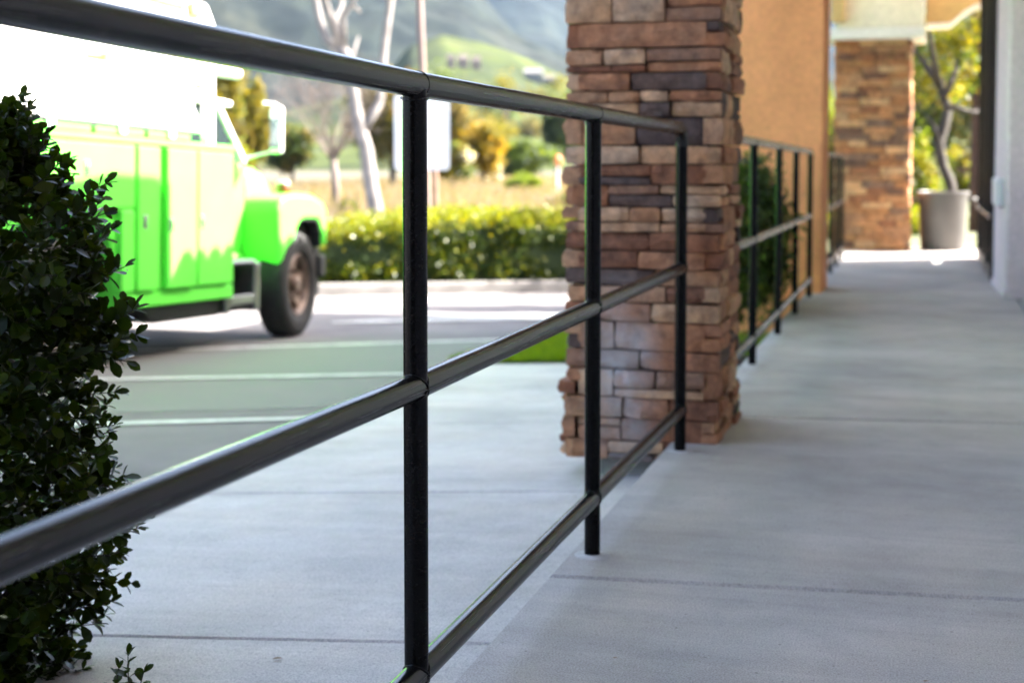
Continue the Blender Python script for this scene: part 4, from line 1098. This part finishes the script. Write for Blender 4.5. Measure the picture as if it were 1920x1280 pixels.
# trees on the slope below the hill
WV, WF, WI, wn_ = [], [], [], 0
for i in range(75):
    u = 790 + rnd.random() * 320; q, D = on_hill(u, rnd.uniform(172, 268))
    if q is None: continue
    w_ = rnd.uniform(20, 50) * D / FPX; hz_ = w_ * rnd.uniform(.45, .75); c = q + Vector((0, 0, hz_ * .45))
    P = np.array(c) + nr.normal(size=(260, 3)) * np.array([w_ * .28, w_ * .28, hz_ * .42])
    V, F = leaf_quads(P, hz_ * .24, .6); WV.append(V); WF.append(F + wn_); wn_ += len(V); WI.append(np.full(260, rnd.randrange(5)))
o = fast_mesh('woodland', np.concatenate(WV), np.concatenate(WF), [DK, G_, O_, Y_, M['dry']], np.concatenate(WI)); tag(o, 'hazy far woodland on the slope below the green hill', kind='stuff')

# right-hand end: leaning tree, red trunk, bushes
D = 17.6; q = W(1787, 440, D); lt = thing('tree', (q.x, q.y, -.1), 'leaning dark trunked tree with yellow leaves behind the trash can', 'tree'); o0 = lt.location.copy(); k = D / FPX
m = MB()
limb([(1789, 445), (1786, 380), (1782, 345), (1768, 312), (1760, 270), (1770, 240), (1777, 205), (1768, 180), (1760, 150)], 11, 8, .4)
limb([(1762, 160), (1745, 135), (1732, 115), (1715, 95), (1690, 60)], 8, 4, .3)
limb([(1765, 165), (1752, 120), (1745, 80), (1740, 30), (1738, -40)], 6, 3, -.4)
limb([(1774, 200), (1800, 205), (1825, 212), (1850, 205)], 6, 4, .2)
limb([(1770, 185), (1785, 150), (1800, 110), (1815, 70), (1825, 10)], 6, 3, .6)
limb([(1762, 265), (1752, 240), (1745, 225), (1735, 215)], 4, 2, .2)
m.build('trunk', M['bark_d'], lt, smooth=True)
cc = W(1775, 95, D + .6) - o0
crown('crown', tuple(cc), (.75, .8, .85), [M['lf_back'], M['lf_bright'], M['lf_olive']], 2600, .075, 46, .20, lt, weights=[3, 1, 1.4], shell=.3)
D = 19.0; q = W(1832, 420, D); rt = thing('tree', (q.x, q.y, -.15), 'straight red brown tree trunk beside the black shop window', 'tree'); o0 = rt.location.copy(); k = D / FPX
m = MB(); limb([(1832, 436), (1834, 330), (1837, 200), (1838, 60), (1838, -120)], 17, 13); m.build('trunk', M['bark_r'], rt, smooth=True)
m = MB(); limb([(1826, 318), (1805, 322), (1790, 316)], 5, 3); m.build('stub', M['bark_r'], rt)
crown('crown', tuple(W(1840, -120, D) - o0), (1.6, 1.6, .9), [DK, M['lf_green']], 5000, .10, 50, .2, rt)
def farbush(u, v0, v1, w_, D, label, mats, n_=2600, s_=.06, bz=-.2):
    tree(u, v0, D, w_, v1, label, mats, n_, s_, name='bush', cat='bush', base_z=bz, low=.03)
farbush(1728, 400, 240, 90, 21, 'bright yellow green bush left of the leaning tree', [M['lf_back'], M['lf_bright']])
farbush(1800, 400, 270, 80, 30, 'pale green shrub behind the leaning tree', [M['lf_bright'], M['lf_olive'], M['lf_back']], 2600, .09)
farbush(1722, 440, 350, 60, 24, 'low dark shrub behind the trash can', [DK, M['lf_green']], 1800, .07)
farbush(1556, 400, 150, 90, 24, 'yellow green shrub in the gap beside the orange wall', [M['lf_back'], M['lf_bright'], M['lf_olive']], 2600, .08)
farbush(1760, 330, 20, 330, 60, 'tall dark backlit tree far behind the leaning tree', [DK, M['lf_olive'], M['lf_green']], 9000, .26, ZF)
# dry field tufts
n = 16000; X = nr.uniform(-34, -2, n); Y = nr.uniform(38, 105, n); c_ = nr.random(n)
P = np.repeat(np.c_[X, Y, np.full(n, ZF)], 4, 0) + np.c_[nr.normal(0, .18, 4 * n), nr.normal(0, .18, 4 * n), np.zeros(4 * n)]
o = blades('dry_grass', P, .62, .016, [M['dry'], M['lf_olive']], .3, np.where(nr.random(4 * n) < .82, 0, 1)); tag(o, 'tall dry tan grass over the field', kind='stuff')

# ------------------------------------------------------------------ haze: one closed box of thin air
hz = MB(); hz.box(-5600, 5600, -450, 5200, -4.2, 620)
hm = bpy.data.materials.new('haze_air'); hm.use_nodes = True; hn = hm.node_tree
hn.nodes.remove(hn.nodes['Principled BSDF'])
pvn = hn.nodes.new('ShaderNodeVolumePrincipled'); pvn.inputs['Color'].default_value = (.52, .74, 1.0, 1); pvn.inputs['Density'].default_value = .000033; pvn.inputs['Anisotropy'].default_value = .2
hn.links.new(pvn.outputs[0], hn.nodes['Material Output'].inputs['Volume'])
tag(hz.build('haze', hm), 'thin pale haze in the air', kind='stuff')
